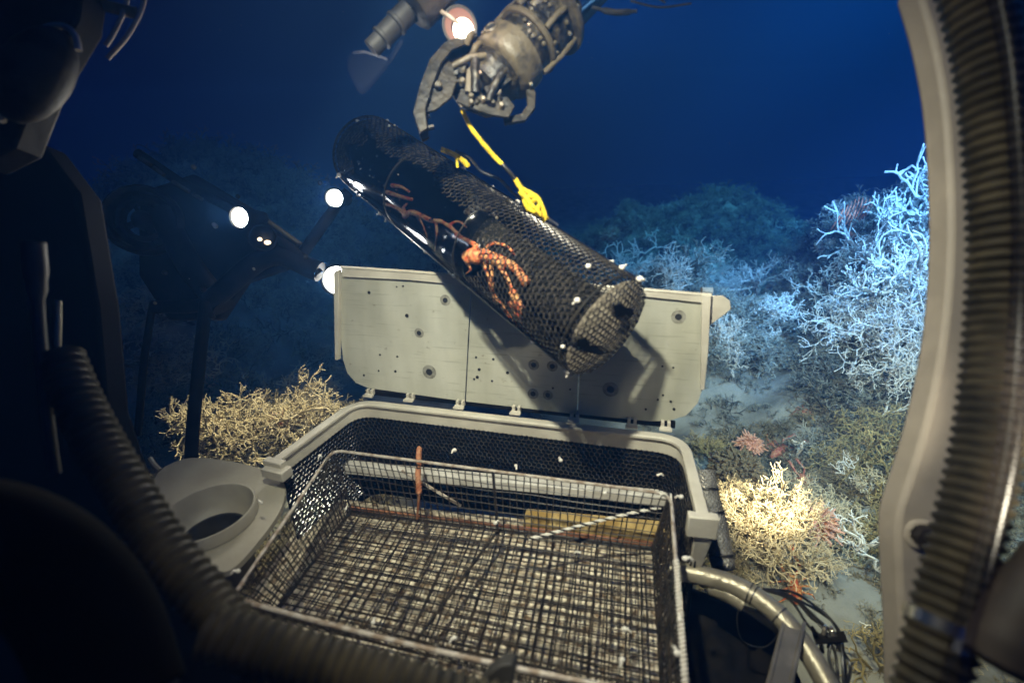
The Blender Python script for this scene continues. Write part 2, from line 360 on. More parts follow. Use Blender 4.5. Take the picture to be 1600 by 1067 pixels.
def scatter(x0, x1, y0, y1, n, smin, smax, thr, protos, seed):
    R = random.Random(seed); L = []
    tries = 0
    while len(L) < n and tries < n*12:
        tries += 1; x = R.uniform(x0, x1); y = R.uniform(y0, y1); z = height(x, y); e = z-BASE
        m = noise.fractal(V((x*1.7, y*1.7, 9)), 1, 2, 3)*.5+min(e, .9)*1.3
        if m < thr+R.uniform(-.12, .12): continue
        if math.hypot(x, y) < 1.15: continue
        sx = (height(x+.06, y)-z)/.06; sy = (height(x, y+.06)-z)/.06
        s = R.uniform(smin, smax); L.append((R.choice(protos), (x, y, z-.02*s/smax), s, R.uniform(0, 6.3), R.gauss(0, .35), R.uniform(.8, 1.5)))
    return L
RB = scatter(.9, 4.2, 1.5, 4.4, 800, .08, .19, .30, AB, 1)
merge('coral_thicket', RB, 'deadb', 'dense grey green dead coral framework covering the bank right of the lid')
merge('coral_thicket', scatter(.2, 5.5, 4.4, 8.0, 620, .11, .24, .22, AB, 2)+scatter(.1, 1.9, 2.6, 4.0, 200, .08, .17, .25, AB, 6), 'deadb', 'dark blue dead coral covering the far mounds behind the lid')
merge('coral_thicket', scatter(-4.5, .1, 2.4, 7, 750, .12, .26, .16, AB, 3), 'deadb', 'dim blue coral growth covering the mound behind the lit lamps')
merge('coral_thicket', scatter(-2.0, -.3, 1.25, 2.5, 260, .08, .16, .20, AB, 4), 'dead', 'tan dead coral thicket left of the bin behind the grey ring plate')
merge('coral_rubble', scatter(.7, 2.8, 1.8, 3.6, 520, .03, .085, .02, AB, 8), 'deadb', 'broken grey coral rubble littering the blue grey slope right of the lid')
merge('coral_rubble', scatter(.5, 1.7, .85, 2.0, 420, .02, .05, -.12, AB, 7), 'dead', 'small brown coral fragments strewn over the green grey sediment at lower right')
merge('coral_thicket', scatter(.45, 2.2, .9, 2.1, 520, .045, .11, .07, AB, 5), 'dead', 'tan and brown coral rubble on the sediment beside the metal bumper tube')
ME = {}
for nm, src, mt in (('dense', PD, 'white'), ('tandense', PD, 'tan'), ('olive', PD, 'ochre'), ('white', PW, 'white'), ('sprawl', PF, 'white'), ('twig', PT, 'white'), ('tan', PW, 'tan'), ('tansprawl', PF, 'tan'), ('bush', PB, 'deadb'), ('ochre', PB, 'ochre'), ('tanbush', PB, 'tan')):
    ME[nm] = [b.build('coral_'+nm, mt, mesh_only=True, tip=True) for b in src]
def coral(kind, i, px, py, size, yaw, tilt, label, wide=1.0, name='coral_colony', roll=0):
    p, d = land(px, py); s = size*d/FPX
    o = bpy.data.objects.new(name, ME[kind][i]); COL.objects.link(o); o.location = p-V((0, 0, .01))
    o.rotation_euler = (tilt, roll, yaw); o.scale = (s*wide, s*wide, s)
    return tag(o, label, 'coral')
for a in [
 ('dense', 0, 1470, 500, 250, .5, 0, 'bushy blue white coral mass packed against the tan beam below the tower top', .62),
 ('dense', 0, 1405, 430, 120, 4.0, 0, 'bushy blue white coral at the left edge of the tall tower', .8),
 ('dense', 1, 1345, 430, 80, 1.0, 0, 'dusky bushy coral directly under the ribbed orange star', .9),
 ('dense', 2, 1310, 540, 90, 4.4, 0, 'grey teal bushy coral in the middle of the bank slope', 1),
 ('dense', 0, 1395, 590, 130, 5.4, 0, 'grey teal coral dome right of the small bright fan coral', .9),
 ('dense', 2, 1470, 440, 190, 2.2, 0, 'bright blue white coral thicket tight against the beam at tower height', .7),
 ('dense', 1, 985, 455, 80, .3, 0, 'pale blue coral thicket at the upper corner of the trap end', 1),
 ('dense', 0, 1085, 440, 70, .9, 0, 'pale blue coral thicket in the middle of the ridge above the lid', 1),
 ('dense', 2, 1150, 480, 70, 1.9, 0, 'pale blue coral thicket right above the lid tab', 1),
 ('olive', 0, 1340, 700, 90, .5, 0, 'olive gold coral thicket halfway up the right slope', 1),
 ('olive', 1, 1395, 730, 120, 1.5, 0, 'olive gold coral thicket against the beam at knee height', .9),
 ('olive', 2, 1310, 740, 60, 2.5, 0, 'olive gold coral tuft above the pink pompom anemone', 1.1),
 ('olive', 0, 1385, 860, 80, 3.5, 0, 'olive brown coral thicket beside the dark bolt of the beam', 1),
 ('olive', 1, 1395, 1030, 70, 4.5, 0, 'olive brown coral tuft low at the foot of the beam', 1.2),
 ('olive', 2, 1110, 715, 40, .2, 0, 'olive brown coral tuft just off the rounded bin corner', 1.3),
 ('dense', 2, 1478, 390, 170, 1.0, 0, 'bushy blue white coral filling the upper tower behind its tallest branches', .6),
 ('dense', 1, 1425, 520, 170, 1.5, 0, 'bushy blue white coral mass forming the middle of the bank crest', .75),
 ('dense', 2, 1385, 540, 100, 2.5, 0, 'low bushy blue white coral over the dark hollow', .9),
 ('dense', 0, 1455, 600, 130, 3.5, 0, 'greyish bushy coral dome against the beam at mid height', .8),
 ('dense', 1, 1040, 470, 90, 3.0, 0, 'pale blue bushy coral just above the lid behind the trap end', .9),
 ('dense', 2, 1205, 520, 70, 1.0, 0, 'pale blue bushy coral tuft low on the sand right of the lid tab', 1),
 ('dense', 0, 1120, 560, 60, 2.0, 0, 'frosty white coral tuft touching the right side of the lid', 1),
 ('tandense', 0, 1120, 760, 70, 0, 0, 'brown coral rubble tuft between bin corner and sponge mound', 1),
 ('tandense', 1, 1205, 846, 84, 1, 0, 'dense blown out cream coral filling the middle of the spotlight', .9),
 ('tandense', 2, 1290, 855, 80, 2, 0, 'brown coral tangle right below the pink pompom anemone', 1.1),
 ('tandense', 0, 1270, 905, 60, 3, 0, 'brown coral tangle beside the orange red lobster', 1.2),
 ('tandense', 1, 1365, 790, 70, 4, 0, 'olive coral tangle next to the pale branches by the beam', 1.1),
 ('tandense', 2, 1160, 905, 45, 4, 0, 'small brown rubble tuft at the pipe mouth', 1.2),
 ('tandense', 0, 430, 690, 100, 1, .3, 'dense cream coral mass in the brightest part of the left reef', 1.1),
 ('tandense', 1, 370, 690, 100, 2, .2, 'dense tan coral mass above the ring bracket', 1.1),
 ('tandense', 2, 480, 650, 80, 3, .3, 'dense cream coral tips beside the bin corner', 1.2),
 ('white', 0, 1478, 440, 270, .2, 0, 'tall bright white coral tower reaching highest beside the tan upright beam', .62),
 ('white', 3, 1440, 455, 200, 1.9, -.1, 'dense white coral forming the left shoulder of the tall tower', .7),
 ('white', 2, 1478, 520, 200, 4.0, 0, 'white coral crowd low behind the tan beam under the tower', .8),
 ('sprawl', 1, 1430, 560, 150, .7, .1, 'white coral lattice in front of the dark hollow of the bank', .8),
 ('sprawl', 0, 1450, 500, 170, 1.2, .1, 'white coral with long hanging fingers below the tall white tower', .8),
 ('white', 1, 1392, 450, 150, 2.0, 0, 'bluish white coral just left of the tall white tower', .8),
 ('white', 2, 1405, 510, 130, .5, .2, 'feathery pale coral clump mid height on the right bank', .8),
 ('sprawl', 1, 1372, 480, 90, 2.6, -.3, 'knobbly white coral arm jutting left from the feathery clump', .8),
 ('sprawl', 2, 1338, 612, 62, .3, .1, 'small bright white fan coral standing alone midway down the bank', .7),
 ('white', 0, 1345, 520, 85, 3.0, 0, 'greyish white coral clump left of the dark hollow in the bank', .8),
 ('white', 1, 1465, 640, 120, 5.0, 0, 'pale coral crowd half behind the middle of the tan beam', .9),
 ('sprawl', 2, 1285, 480, 60, 5.0, 0, 'pale blue antler coral left of the pale pompom anemone clump', .9),
 ('twig', 0, 1240, 728, 62, 0, 0, 'single thin white coral twig standing on blue sediment beside the red clawed lobster', .9),
 ('twig', 1, 1372, 672, 56, 1, 0, 'thin white coral twig below the small bright fan coral', .9),
 ('sprawl', 0, 985, 432, 62, .4, .2, 'flat white coral spray touching the upper end of the netted trap', .9),
 ('sprawl', 1, 1062, 400, 52, 1.4, 0, 'white coral spikes rising at the middle of the ridge behind the lid', .7),
 ('twig', 2, 1012, 388, 34, 0, 0, 'short white coral prong on the ridge just above the netted trap', 1),
 ('sprawl', 2, 1118, 452, 52, 2, 0, 'small white coral just right of the pale sponges above the lid corner', .9),
 ('white', 3, 1182, 476, 84, 1, 0, 'wide open white coral on the blue sand right of the lid tab', .9),
 ('sprawl', 1, 1240, 462, 52, 0, 0, 'pale blue coral tuft between the wide open coral and the right bank', .8),
 ('white', 1, 1128, 545, 70, 2.2, 0, 'white coral sprays directly right of the lid edge', .7),
 ('sprawl', 0, 1128, 580, 44, 2.2, 0, 'small white coral curl low beside the lid corner', .8),
 ('sprawl', 2, 1342, 880, 120, 1.2, 0, 'grey white branching coral lying low beside the bottom of the tan beam', .9),
 ('sprawl', 1, 1330, 770, 70, .1, 0, 'pale coral branches between the ochre bush and the pink pompom anemone', .9),
 ('twig', 0, 1340, 985, 34, .1, .3, 'tiny pale coral sprig alone on the green sediment near the bottom', 1),
 ('sprawl', 0, 1222, 362, 22, 0, 0, 'tiny bright coral on the shoulder of the far mound', 1),
 ('sprawl', 2, 1046, 336, 24, 0, 0, 'tiny pale coral in the dip between the two far mounds', 1),
 ('white', 2, 1320, 350, 40, 0, 0, 'dim blue coral crest beneath the ribbed orange star', .9),
 ('tan', 0, 1180, 850, 112, .3, 0, 'brightest cream coral at the centre of the spotlight', .8),
 ('tan', 1, 1236, 822, 84, 1.3, .3, 'bright cream coral right of the spotlight centre', .8),
 ('tan', 2, 1150, 828, 74, 2.3, -.2, 'cream coral between the sleeved pipe and the spotlight centre', .8),
 ('tansprawl', 1, 1215, 800, 95, .9, .1, 'ragged cream coral spray sticking up behind the spotlight centre', .9),
 ('tandense', 0, 1300, 800, 60, 5, .2, 'tan coral tangle right behind the pink pompom anemone', 1.3),
 ('tandense', 2, 1240, 765, 40, 1, .2, 'low tan rubble tuft behind the spotlit coral under the dark red lobster', 1.4),
 ('tan', 3, 1262, 890, 62, .9, 0, 'tan coral under the pink pompom anemone', .9),
 ('tanbush', 0, 1208, 880, 80, .9, 0, 'low tan coral bush at the foot of the spotlit mound', 1),
 ('tanbush', 1, 1165, 870, 60, 2.9, 0, 'low tan coral bush beside the open end of the sleeved pipe', 1),
 ('ochre', 0, 1345, 745, 110, 0, 0, 'ochre yellow coral bush halfway between spotlit mound and tan beam', .8),
 ('ochre', 1, 1300, 690, 70, 2, 0, 'dull ochre coral bush left of the thin twig below the fan coral', .9),
 ('ochre', 2, 1385, 820, 90, 2, 0, 'ochre coral partly behind the dark bolt on the tan beam', .8),
 ('ochre', 3, 1370, 1050, 90, 1, 0, 'brown ochre coral in the bottom right corner beside the hose', 1),
 ('bush', 0, 1420, 640, 130, 1, 0, 'round grey green coral dome against the tan beam', .8),
 ('bush', 1, 1320, 470, 90, 1, 0, 'grey green coral clump under the pale pompom anemone', .8),
 ('bush', 2, 1060, 450, 80, 1, 0, 'grey blue coral bush rising right behind the lid', 1),
 ('tansprawl', 0, 425, 700, 110, .2, .5, 'tan coral fan sprawling toward the bin rim', .9),
 ('tan', 1, 465, 668, 110, 1.4, .6, 'pale cream coral fan nearest the left bin rim', .9),
 ('tan', 2, 350, 712, 110, .3, 0, 'dull tan coral partly behind the dark vertical pole', .9),
 ('tansprawl', 2, 420, 640, 85, 1.3, 0, 'tan coral with one tall upright prong left of the lid', .9),
 ('tanbush', 3, 340, 585, 70, 1.3, 0, 'dim grey tan coral clump right of the dark vertical pole', .9)]:
    coral(*a)

# ------------------------------------------------------------------ animals of the reef
def pompom(px, py, rpx, matn, label, cat, n=160, hair=1.0, name='anemone', sq=1.0, lift=0):
    p, d = land(px, py+rpx); r = rpx*d/FPX; p = p-ray(px, py)*lift; c = p+V((0, 0, r*.8)); R = random.Random(px)
    root = thing(name, label, cat, p)
    b = MB(); b.lathe([(r*.5, -r*.95), (r*.38, -r*.6), (r*.45, -r*.2), (r*.62, 0)], 14, c); b.ball(c, (r*.78, r*.78, r*.66*sq), 8); b.build('stalk', matn, root)
    b = MB()
    for i in range(n):
        z = R.uniform(-.3, 1); a = R.uniform(0, 6.3); q = math.sqrt(max(0, 1-z*z)); dr = V((q*cos(a), q*sin(a), z*sq))
        x = V((R.gauss(0, .35), R.gauss(0, .35), R.gauss(0, .3)-.15)); b.tube([c+dr*r*.5, c+dr*r*.85+x*r*.2, c+(dr+x*.5)*r*(1+.12*hair)], [r*.09, r*.085, r*.05], 5)
    b.build('tentacles', matn, root); return root
pompom(1170, 690, 17, 'anem', 'plump peach pink anemone on top of the brown sponge', 'anemone', 220, .2, lift=.05)
pompom(1270, 808, 24, 'anem', 'pink pompom anemone with shaggy tentacles right of the spotlit coral', 'anemone', 260, lift=.14)
pompom(1319, 712, 12, 'pom', 'small pale pink anemone beside the ochre bush', 'anemone')
pompom(1288, 385, 14, 'pom', 'pale pompom anemone on the left shoulder of the right bank', 'anemone')
pompom(955, 366, 13, 'pom', 'round dull pink anemone on the ridge nearest the netted trap', 'anemone')
pompom(1010, 372, 10, 'pom', 'faint round anemone at the foot of the short white prong', 'anemone')
pompom(1072, 374, 9, 'pom', 'grey round anemone right of the white coral spikes on the ridge', 'anemone')
pompom(1135, 450, 9, 'pom', 'small smooth white ball anemone above the tab of the lid', 'anemone')
pompom(330, 598, 14, 'anem', 'blurry red pink anemone beside the dark vertical pole', 'anemone')
pompom(437, 655, 16, 'anem', 'salmon pink anemone among the tan coral fans left of the bin', 'anemone')
pompom(1145, 728, 34, 'sponge', 'brown fuzzy sponge mound above the sleeved pipe', 'sponge', 1500, -.6, 'sponge', lift=.10)
def lobster(px, py, size, yaw, matn, label, tilt=.3):
    p, d = land(px, py); s = size*d/FPX; root = thing('squat_lobster', label, 'squat lobster', p); b = MB()
    T = Matrix.Translation(p+V((0, 0, .25*s))) @ Matrix.Rotation(yaw, 4, 'Z') @ Matrix.Rotation(tilt, 4, 'X')
    q = lambda x, y, z: T @ V((x*s, y*s, z*s))
    b.tube([q(0, -.42, -.03), q(0, -.25, .06), q(0, 0, .08), q(0, .2, .06), q(0, .32, .03)], [.07*s, .13*s, .16*s, .11*s, .02*s], 10)
    for sd in (-1, 1):
        b.tube([q(sd*.08, .18, .04), q(sd*.25, .42, .1), q(sd*.22, .72, .05), q(sd*.16, .95, .02)], [.03*s, .045*s, .06*s, .015*s], 6)
        b.tube([q(sd*.22, .72, .05), q(sd*.27, .95, .03)], [.04*s, .012*s], 5)
        for i in range(3): b.tube([q(sd*.1, .1-.12*i, .03), q(sd*.36, .16-.2*i, .16), q(sd*.58, .1-.26*i, -.12)], [.028*s, .022*s, .01*s], 5)
    b.build('body', matn, root); return root
lobster(1218, 715, 46, -1.2, 'crabred', 'squat lobster with red claws stretched toward the single white twig')
lobster(1256, 652, 30, -.8, 'crabred', 'small dark red squat lobster in the middle of the blue rubble')
lobster(1236, 925, 60, .1, 'crab', 'orange red squat lobster clinging low under the spotlit mound', .9)
lobster(1254, 758, 36, .3, 'crabred', 'dark red squat lobster in shadow between twig and pompom anemone', .7)
lobster(1205, 700, 22, -.3, 'crab', 'tiny tan lobster at the shoulder of the peach pink anemone')
# brisingid star with its ribs of curled arms
p, d = land(1330, 372); root = thing('brisingid_star', 'orange many armed star with curled arms like ribs on the bank crest', 'starfish', p); s = d/FPX; c = P(1328, 350, d-.12)
b = MB(); rt, upv = CM @ V((1, 0, 0)), CM @ V((0, 1, 0)); bk = CM @ V((0, 0, 1))
for i in range(9):
    o = -22+5.5*i; a0 = .35+.06*i; pts = []
    for k in range(11):
        t = k/10; u = -1+2*t; pts.append(c+(rt*(o+11*u-7*(1-u*u))+upv*(27*u*(1-.012*abs(o)*1.2)+12+.25*o)+bk*(16*(1-u*u)+4))*s)
    b.tube(pts, [1.3*s*(1-.55*abs(-1+2*k/10)) for k in range(11)], 6)
b.ball(c+(rt*0-upv*18)*s, 7*s, 8); b.build('arms', 'star', root)

# ================================================================== THE BIN
ZR = -.60
cor = [PZ(432, 716, ZR), PZ(556, 626, ZR), PZ(1068, 684, ZR), PZ(1098, 800, ZR)]
def fillet(pts, r, n=7):
    o = [pts[0]]
    for a, c, d in zip(pts, pts[1:], pts[2:]):
        u, w = (a-c).normalized(), (d-c).normalized()
        for k in range(n+1):
            t = k/n; o.append((c+u*r)*(1-t)**2+c*2*t*(1-t)+(c+w*r)*t*t)
    o.append(pts[-1]); return o
binr = thing('sample_bin', 'pale metal rimmed sample bin with its riveted grey lid standing open behind it', 'sample bin', (-.03, .95, -.9))
rimp = fillet(cor, .06)
b = MB(); b.ribbon(rimp, .022, .009)
b2 = MB(); off = [q-V((0, 0, .0102)) for q in rimp]; b.ribbon(off, .007, .035)
b.build('rim', 'rim', binr, bevel=.002)
fl = fillet(cor, .06)
# netted wall hanging under the rim
b = MB(); n = len(rimp); vs, fs = [], []
for q in rimp: vs += [q+V((0, 0, -.046)), q+V((0, 0, -.30))]
for i in range(n-1): fs.append((2*i, 2*i+2, 2*i+3, 2*i+1))
b.add(vs, fs); o = b.build('dark_behind_net', 'backing', binr); md = o.modifiers.new('s', 'SOLIDIFY'); md.thickness = .003; md.offset = -1  # dark sheet put in for the darkness behind the net
cum = [0]
for a, c in zip(rimp, rimp[1:]): cum.append(cum[-1]+(c-a).length)
ctr = V((-.05, .8, 0))
def onrim(u, z, inset=.006):
    u = min(max(u, 0), cum[-1]-1e-6)
    i = max(j for j in range(len(cum)) if cum[j] <= u); i = min(i, len(rimp)-2)
    q = rimp[i].lerp(rimp[i+1], (u-cum[i])/max(cum[i+1]-cum[i], 1e-9)); t = (rimp[i+1]-rimp[i]).normalized(); nn = V((t.y, -t.x, 0))
    if nn.dot(ctr-q) < 0: nn = -nn
    return q+nn*inset+V((0, 0, z))
b = MB()
for (u0, v0), (u1, v1) in hexedges(cum[-1], .22, .0125):
    if u1 > cum[-1]: continue
    jt = random.uniform(0, .003); b.tube([onrim(u0, -.047-v0, .006+jt), onrim(u1, -.047-v1, .006+jt)], .0011, 3, cap=False)
b.build('net_wall', 'net', binr)
for i in (0, 1):                                          # end feet of the rim
    q = rimp[-1] if i else rimp[0]; t = (rimp[-1]-rimp[-2]).normalized() if i else (rimp[0]-rimp[1]).normalized(); x = V((-t.y, t.x, 0))
    b = MB(); b.prism([q+x*.026-t*.002, q-x*.026-t*.002, q-x*.026+t*.016, q+x*.026+t*.016], (0, 0, -.045)); 
    if i: b.prism([q+x*.02+V((0, 0, -.046)), q-x*.012+V((0, 0, -.046)), q-x*.006+V((0, 0, -.16))-t*.02, q+x*.010+V((0, 0, -.16))-t*.02], t*.012)
    else: b.prism([q+x*.04+V((0, 0, -.012)), q-x*.02+V((0, 0, -.012)), q-x*.02+V((0, 0, -.034)), q+x*.04+V((0, 0, -.034))], t*.03)
    b.build('end_bracket', 'rim', binr, bevel=.002)
# the lid: an upright plate behind the back edge
HL, HR = PZ(556, 612, ZR+.012), PZ(1070, 668, ZR+.012)
hd = (HR-HL).normalized(); hn = V((hd.y, -hd.x, 0))
if hn.y > 0: hn = -hn                                      # faces the camera
lean = (V((0, 0, 1))-hn*.05).normalized(); ln = hd.cross(lean); ln = ln if ln.y < 0 else -ln
O = HL-hn*.012
def onlid(px, py, out_=0): r = ray(px, py); t = O.dot(ln)/r.dot(ln); return r*t+ln*out_
lid = MB(); 
def arc2(c, r, a0, a1, n=8): return [(c[0]+r*cos(rad(a0+(a1-a0)*i/n)), c[1]-r*sin(rad(a0+(a1-a0)*i/n))) for i in range(n+1)]
outl = [(733, 424+0), (541, 417)] + [(536, 440), (538, 500), (541, 560)] + [(546, 580), (556, 594), (572, 604), (592, 610)] + [(720, 625)]
p1 = [(736, 431), (534, 418), (532, 470), (533, 530), (536, 562), (543, 583), (556, 598), (575, 606), (726, 627)]
p2 = [(738, 431), (910, 443), (901, 647), (728, 627)]
p3 = [(912, 443), (1110, 461), (1106, 540), (1100, 600), (1090, 630), (1072, 649), (1046, 657), (1016, 658), (903, 647)]
holes = {0: [(696, 469, 5), (636, 493, 3.5), (655, 520, 4.5), (671, 581, 6.5), (577, 457, 3), (594, 554, 1.8), (621, 557, 2), (618, 580, 2.4), (569, 586, 2), (592, 579, 1.6), (630, 447, 1.6), (620, 448, 1.4)],
         1: [(744, 558, 2.2), (749, 577, 3), (746, 589, 3), (741, 592, 2), (771, 561, 2.4), (769, 595, 2), (793, 582, 3), (834, 570, 5), (863, 572, 5), (833, 615, 5), (856, 617, 4.6), (864, 606, 2), (891, 608, 2)],
         2: [(954, 608, 7), (1060, 495, 6), (1035, 572, 1.8), (1052, 574, 1.8), (1028, 624, 2), (1036, 617, 2), (1048, 627, 2.2), (1053, 639, 2.6), (1009, 639, 2)]}
lidr = MB(); lidr.tube([onlid(534, 417.5, .004), onlid(640, 424, .005), onlid(735, 431.5, .005), onlid(912, 444, .005), onlid(1111, 461, .004)], .0042, 8)
lido = lidr.build('lid', 'rim', binr)
for i, pp in enumerate((p1, p2, p3)):
    b = MB(); b.prism([onlid(*q) for q in pp], -ln*.004)
    for hx, hy, hr in holes[i]:
        c = onlid(hx, hy); sc = (c.length/FPX)*.92
        if hr > 4: b.lathe([(hr*sc*1.9, .0002), (hr*sc*1.9, .0010), (hr*sc*.9, .0012)], 16, c, ln, 2)
        b.lathe([(hr*sc*.9, .0004), (hr*sc*.9, .0018), (0, .0018)], 12, c, ln, 1)
    o = b.build('panel', ['lidalu', 'hole', 'stain'], lido)
b = MB()                                                   # turned lips on top and right sides
b.prism([onlid(1096, 459, .0), onlid(1110, 461, 0), onlid(1106, 545, 0), onlid(1100, 606, 0), onlid(1094, 606, 0)], ln*.012)
b.build('side_lip', 'rim', lido, bevel=.001)
b = MB(); b.prism([onlid(526, 424), onlid(534, 420), onlid(533, 560), onlid(528, 560)], ln*.014); b.build('side_lip', 'rim', lido, bevel=.001)
b = MB(); b.prism([onlid(736, 431, .001), onlid(736, 446, .001), onlid(640, 437, .001), onlid(538, 432, .001), onlid(536, 420, .001)], ln*.006); b.build('top_flange', 'rim', lido, bevel=.001)
b = MB(); b.prism([onlid(912, 444, .001), onlid(1108, 461, .001), onlid(1104, 473, .001), onlid(1000, 462, .001), onlid(912, 456, .001)], ln*.006); b.build('top_flange', 'rim', lido, bevel=.001)
b = MB(); b.prism([onlid(1108, 463, -.006), onlid(1130, 463, -.006), onlid(1141, 471, -.006), onlid(1143, 484, -.006), onlid(1134, 492, -.006), onlid(1106, 512, -.006)], -ln*.004); b.build('end_tab', 'rim', lido, bevel=.001)
for px, py in ((577, 614), (640, 621), (718, 632), (806, 641), (897, 652), (987, 662), (1040, 666)):
    c = PZ(px, py+3, ZR+.006); b = MB()
    b.tube([c-hd*.012, c+hd*.012], .0045, 8); b.box(c+hd*.007-hn*.008+V((0, 0, .006)), hd*.0035, hn*.0065, V((0, 0, .008))); b.box(c-hd*.007-hn*.008+V((0, 0, .006)), hd*.0035, hn*.0065, V((0, 0, .008)))
    b.box(c+hn*.006, hd*.014, hn*.006, V((0, 0, .0025))); b.build('hinge', 'rim', binr, bevel=.0008)
b = MB(); b.bar(HL+hd*.02+V((0, 0, -.006))-hn*.02, HR-hd*.02+V((0, 0, -.006))-hn*.02, .012, .014); b.build('hinge_rail', 'darkmetal', binr)

# ================================================================== THE WIRE BASKET
bk_ = thing('wire_basket', 'black coated wire mesh basket tied with white plastic ties set inside the bin', 'wire basket', (-.05, .65, -.8))
TB = [PZ(520, 703, -.605), PZ(1048, 772, -.605), PZ(1072, 1090, -.605), PZ(362, 935, -.605)]
Bm = [PZ(548, 800, -.745), PZ(1020, 860, -.745), PZ(1035, 1115, -.745), PZ(425, 965, -.745)]
def quadgrid(b, A, B, C, D, nu, nv, r, jit=.0010, sag=0, n0=V((0, 0, -1))):
    J = lambda: V((random.gauss(0, jit), random.gauss(0, jit), random.gauss(0, jit)))
    def pt(u, v): return A.lerp(B, u).lerp(D.lerp(C, u), v)+n0*sag*sin(pi*u)*sin(pi*v)
    for i in range(nu+1):
        u = i/nu+random.uniform(-.12, .12)/nu; u = min(max(u, 0), 1); b.tube([pt(u, k/6)+J() for k in range(7)], r, 4, cap=False)
    for j in range(nv+1):
        v = j/nv+random.uniform(-.12, .12)/nv; v = min(max(v, 0), 1); b.tube([pt(k/8, v)+J() for k in range(9)], r, 4, cap=False)
b = MB(); quadgrid(b, *Bm, 44, 26, .0013, sag=.004); quadgrid(b, *[q+V((.004, .003, .006)) for q in Bm], 23, 13, .0017, sag=.004); b.build('mesh_floor', 'wire', bk_)
for (i, j, nu) in ((0, 1, 46), (1, 2, 26), (3, 0, 26), (3, 2, 50)):
    b = MB(); quadgrid(b, TB[i], TB[j], Bm[j], Bm[i], nu, 9 if nu > 30 else 11, .0013)
    if nu == 26: quadgrid(b, TB[i]+V((.003, 0, 0)), TB[j]+V((.003, 0, 0)), Bm[j]+V((.004, 0, 0)), Bm[i]+V((.004, 0, 0)), 20, 9, .0011, .002)
    b.build('mesh_side', 'wire', bk_)
def mid(a, c, t): return a.lerp(c, t)
b = MB(); b.tube(fillet([TB[3], TB[0], TB[1], TB[2]], .03), .0032, 8); b.build('rim_rod', 'rod', bk_)
b = MB(); pts = smoothpath([TB[3]+V((-.004, .004, .01)), TB[3]+V((.03, -.012, .006)), mid(TB[3], TB[2], .45)+V((0, -.008, -.002)), mid(TB[3], TB[2], .8)+V((0, -.008, 0)), TB[2]], 6); b.tube(pts, .0036, 8)
q = PZ(378, 942, -.60); b.tube([PZ(374, 940, -.60), q, q+V((.0, -.01, -.10))], .0045, 8); b.build('front_rod', 'rod', bk_)
b = MB(); b.tube([Bm[0]+V((.002, 0, .004)), Bm[1]+V((0, 0, .004))], .0022, 6); b.tube([Bm[3]+V((0, 0, .005)), Bm[0]+V((0, 0, .005))], .0022, 6); b.tube([mid(Bm[0], Bm[1], .52), mid(Bm[3], Bm[2], .40)], .0035, 6); b.tube([mid(TB[0], TB[1], .52), mid(Bm[0], Bm[1], .52)], .0035, 6); b.tube([TB[1], Bm[1]], .005, 6); b.build('floor_brace', 'wire', bk_)
b = MB(); b.tube([TB[2], TB[2].lerp(TB[1], .6), TB[1]], .0022, 8)
for i in range(34):
    t = i/60; c = TB[2].lerp(TB[1], t); b.tube([c+V((-.0045, 0, .003)), c+V((.0045, .002, .004))], .0015, 5)
b.build('beaded_lacing', 'tie', bk_)
ties = [(710, 703, -.60), (876, 719, -.60), (806, 727, -.60), (1028, 742, -.60), (540, 795, -.72), (940, 686, -.64), (1033, 772, -.60), (945, 770, -.61), (583, 972, -.73), (710, 996, -.73), (976, 982, -.73), (972, 1030, -.72), (680, 1010, -.66), (1064, 776, -.60), (1071, 872, -.60), (1062, 968, -.60), (372, 892, -.62), (465, 960, -.72), (408, 785, -.60), (500, 712, -.60), (774, 817, -.70), (906, 863, -.74), (1058, 1020, -.6)]
for k, (px, py, z) in enumerate(ties):
    c = PZ(px, py, z); b = MB(); s = .0040*random.uniform(.6, 1.3); b.ball(c, (s*1.1, s*.85, s*.9), 6)
    a = random.uniform(0, 6.3); b.tube([c, c+V((cos(a)*.006, sin(a)*.006, .003)), c+V((cos(a)*.011, sin(a)*.011, -.002))], [.0022, .002, .0014], 6); b.build('tie', 'tie', bk_)
rp = smoothpath([PZ(826, 842, -.70), PZ(880, 828, -.69), PZ(930, 815, -.68), PZ(980, 803, -.66), PZ(1034, 792, -.64)], 8)
def twisted(b, pts, r, pitch=.012, mi=0, odd=0):
    q = resample(pts, pitch/6)
    for st in range(3):
        path = []
        for i, c in enumerate(q):
            d = (q[min(i+1, len(q)-1)]-q[max(i-1, 0)]); x, y, _ = basis(d); a = 2*pi*i/6+st*2*pi/3; path.append(c+(x*cos(a)+y*sin(a))*r*.55)
        b.tube(path, r*.58, 6, odd if st == 2 and odd else mi)
    return b
b = MB(); twisted(b, rp, .0032, .022, 0, 1); tag(b.build('twisted_rope', ['rope', 'black']), 'short white twisted rope strung across the right half of the basket', 'rope')
b = MB(); twisted(b, [PZ(655, 700, -.62), PZ(653, 745, -.63), PZ(655, 772, -.66)], .006, .02); b.tube([PZ(655, 772, -.66), PZ(652, 810, -.73)], .0028, 8)
tag(b.build('rusty_line', 'rust'), 'rusty orange line hanging down the back mesh of the basket', 'line')

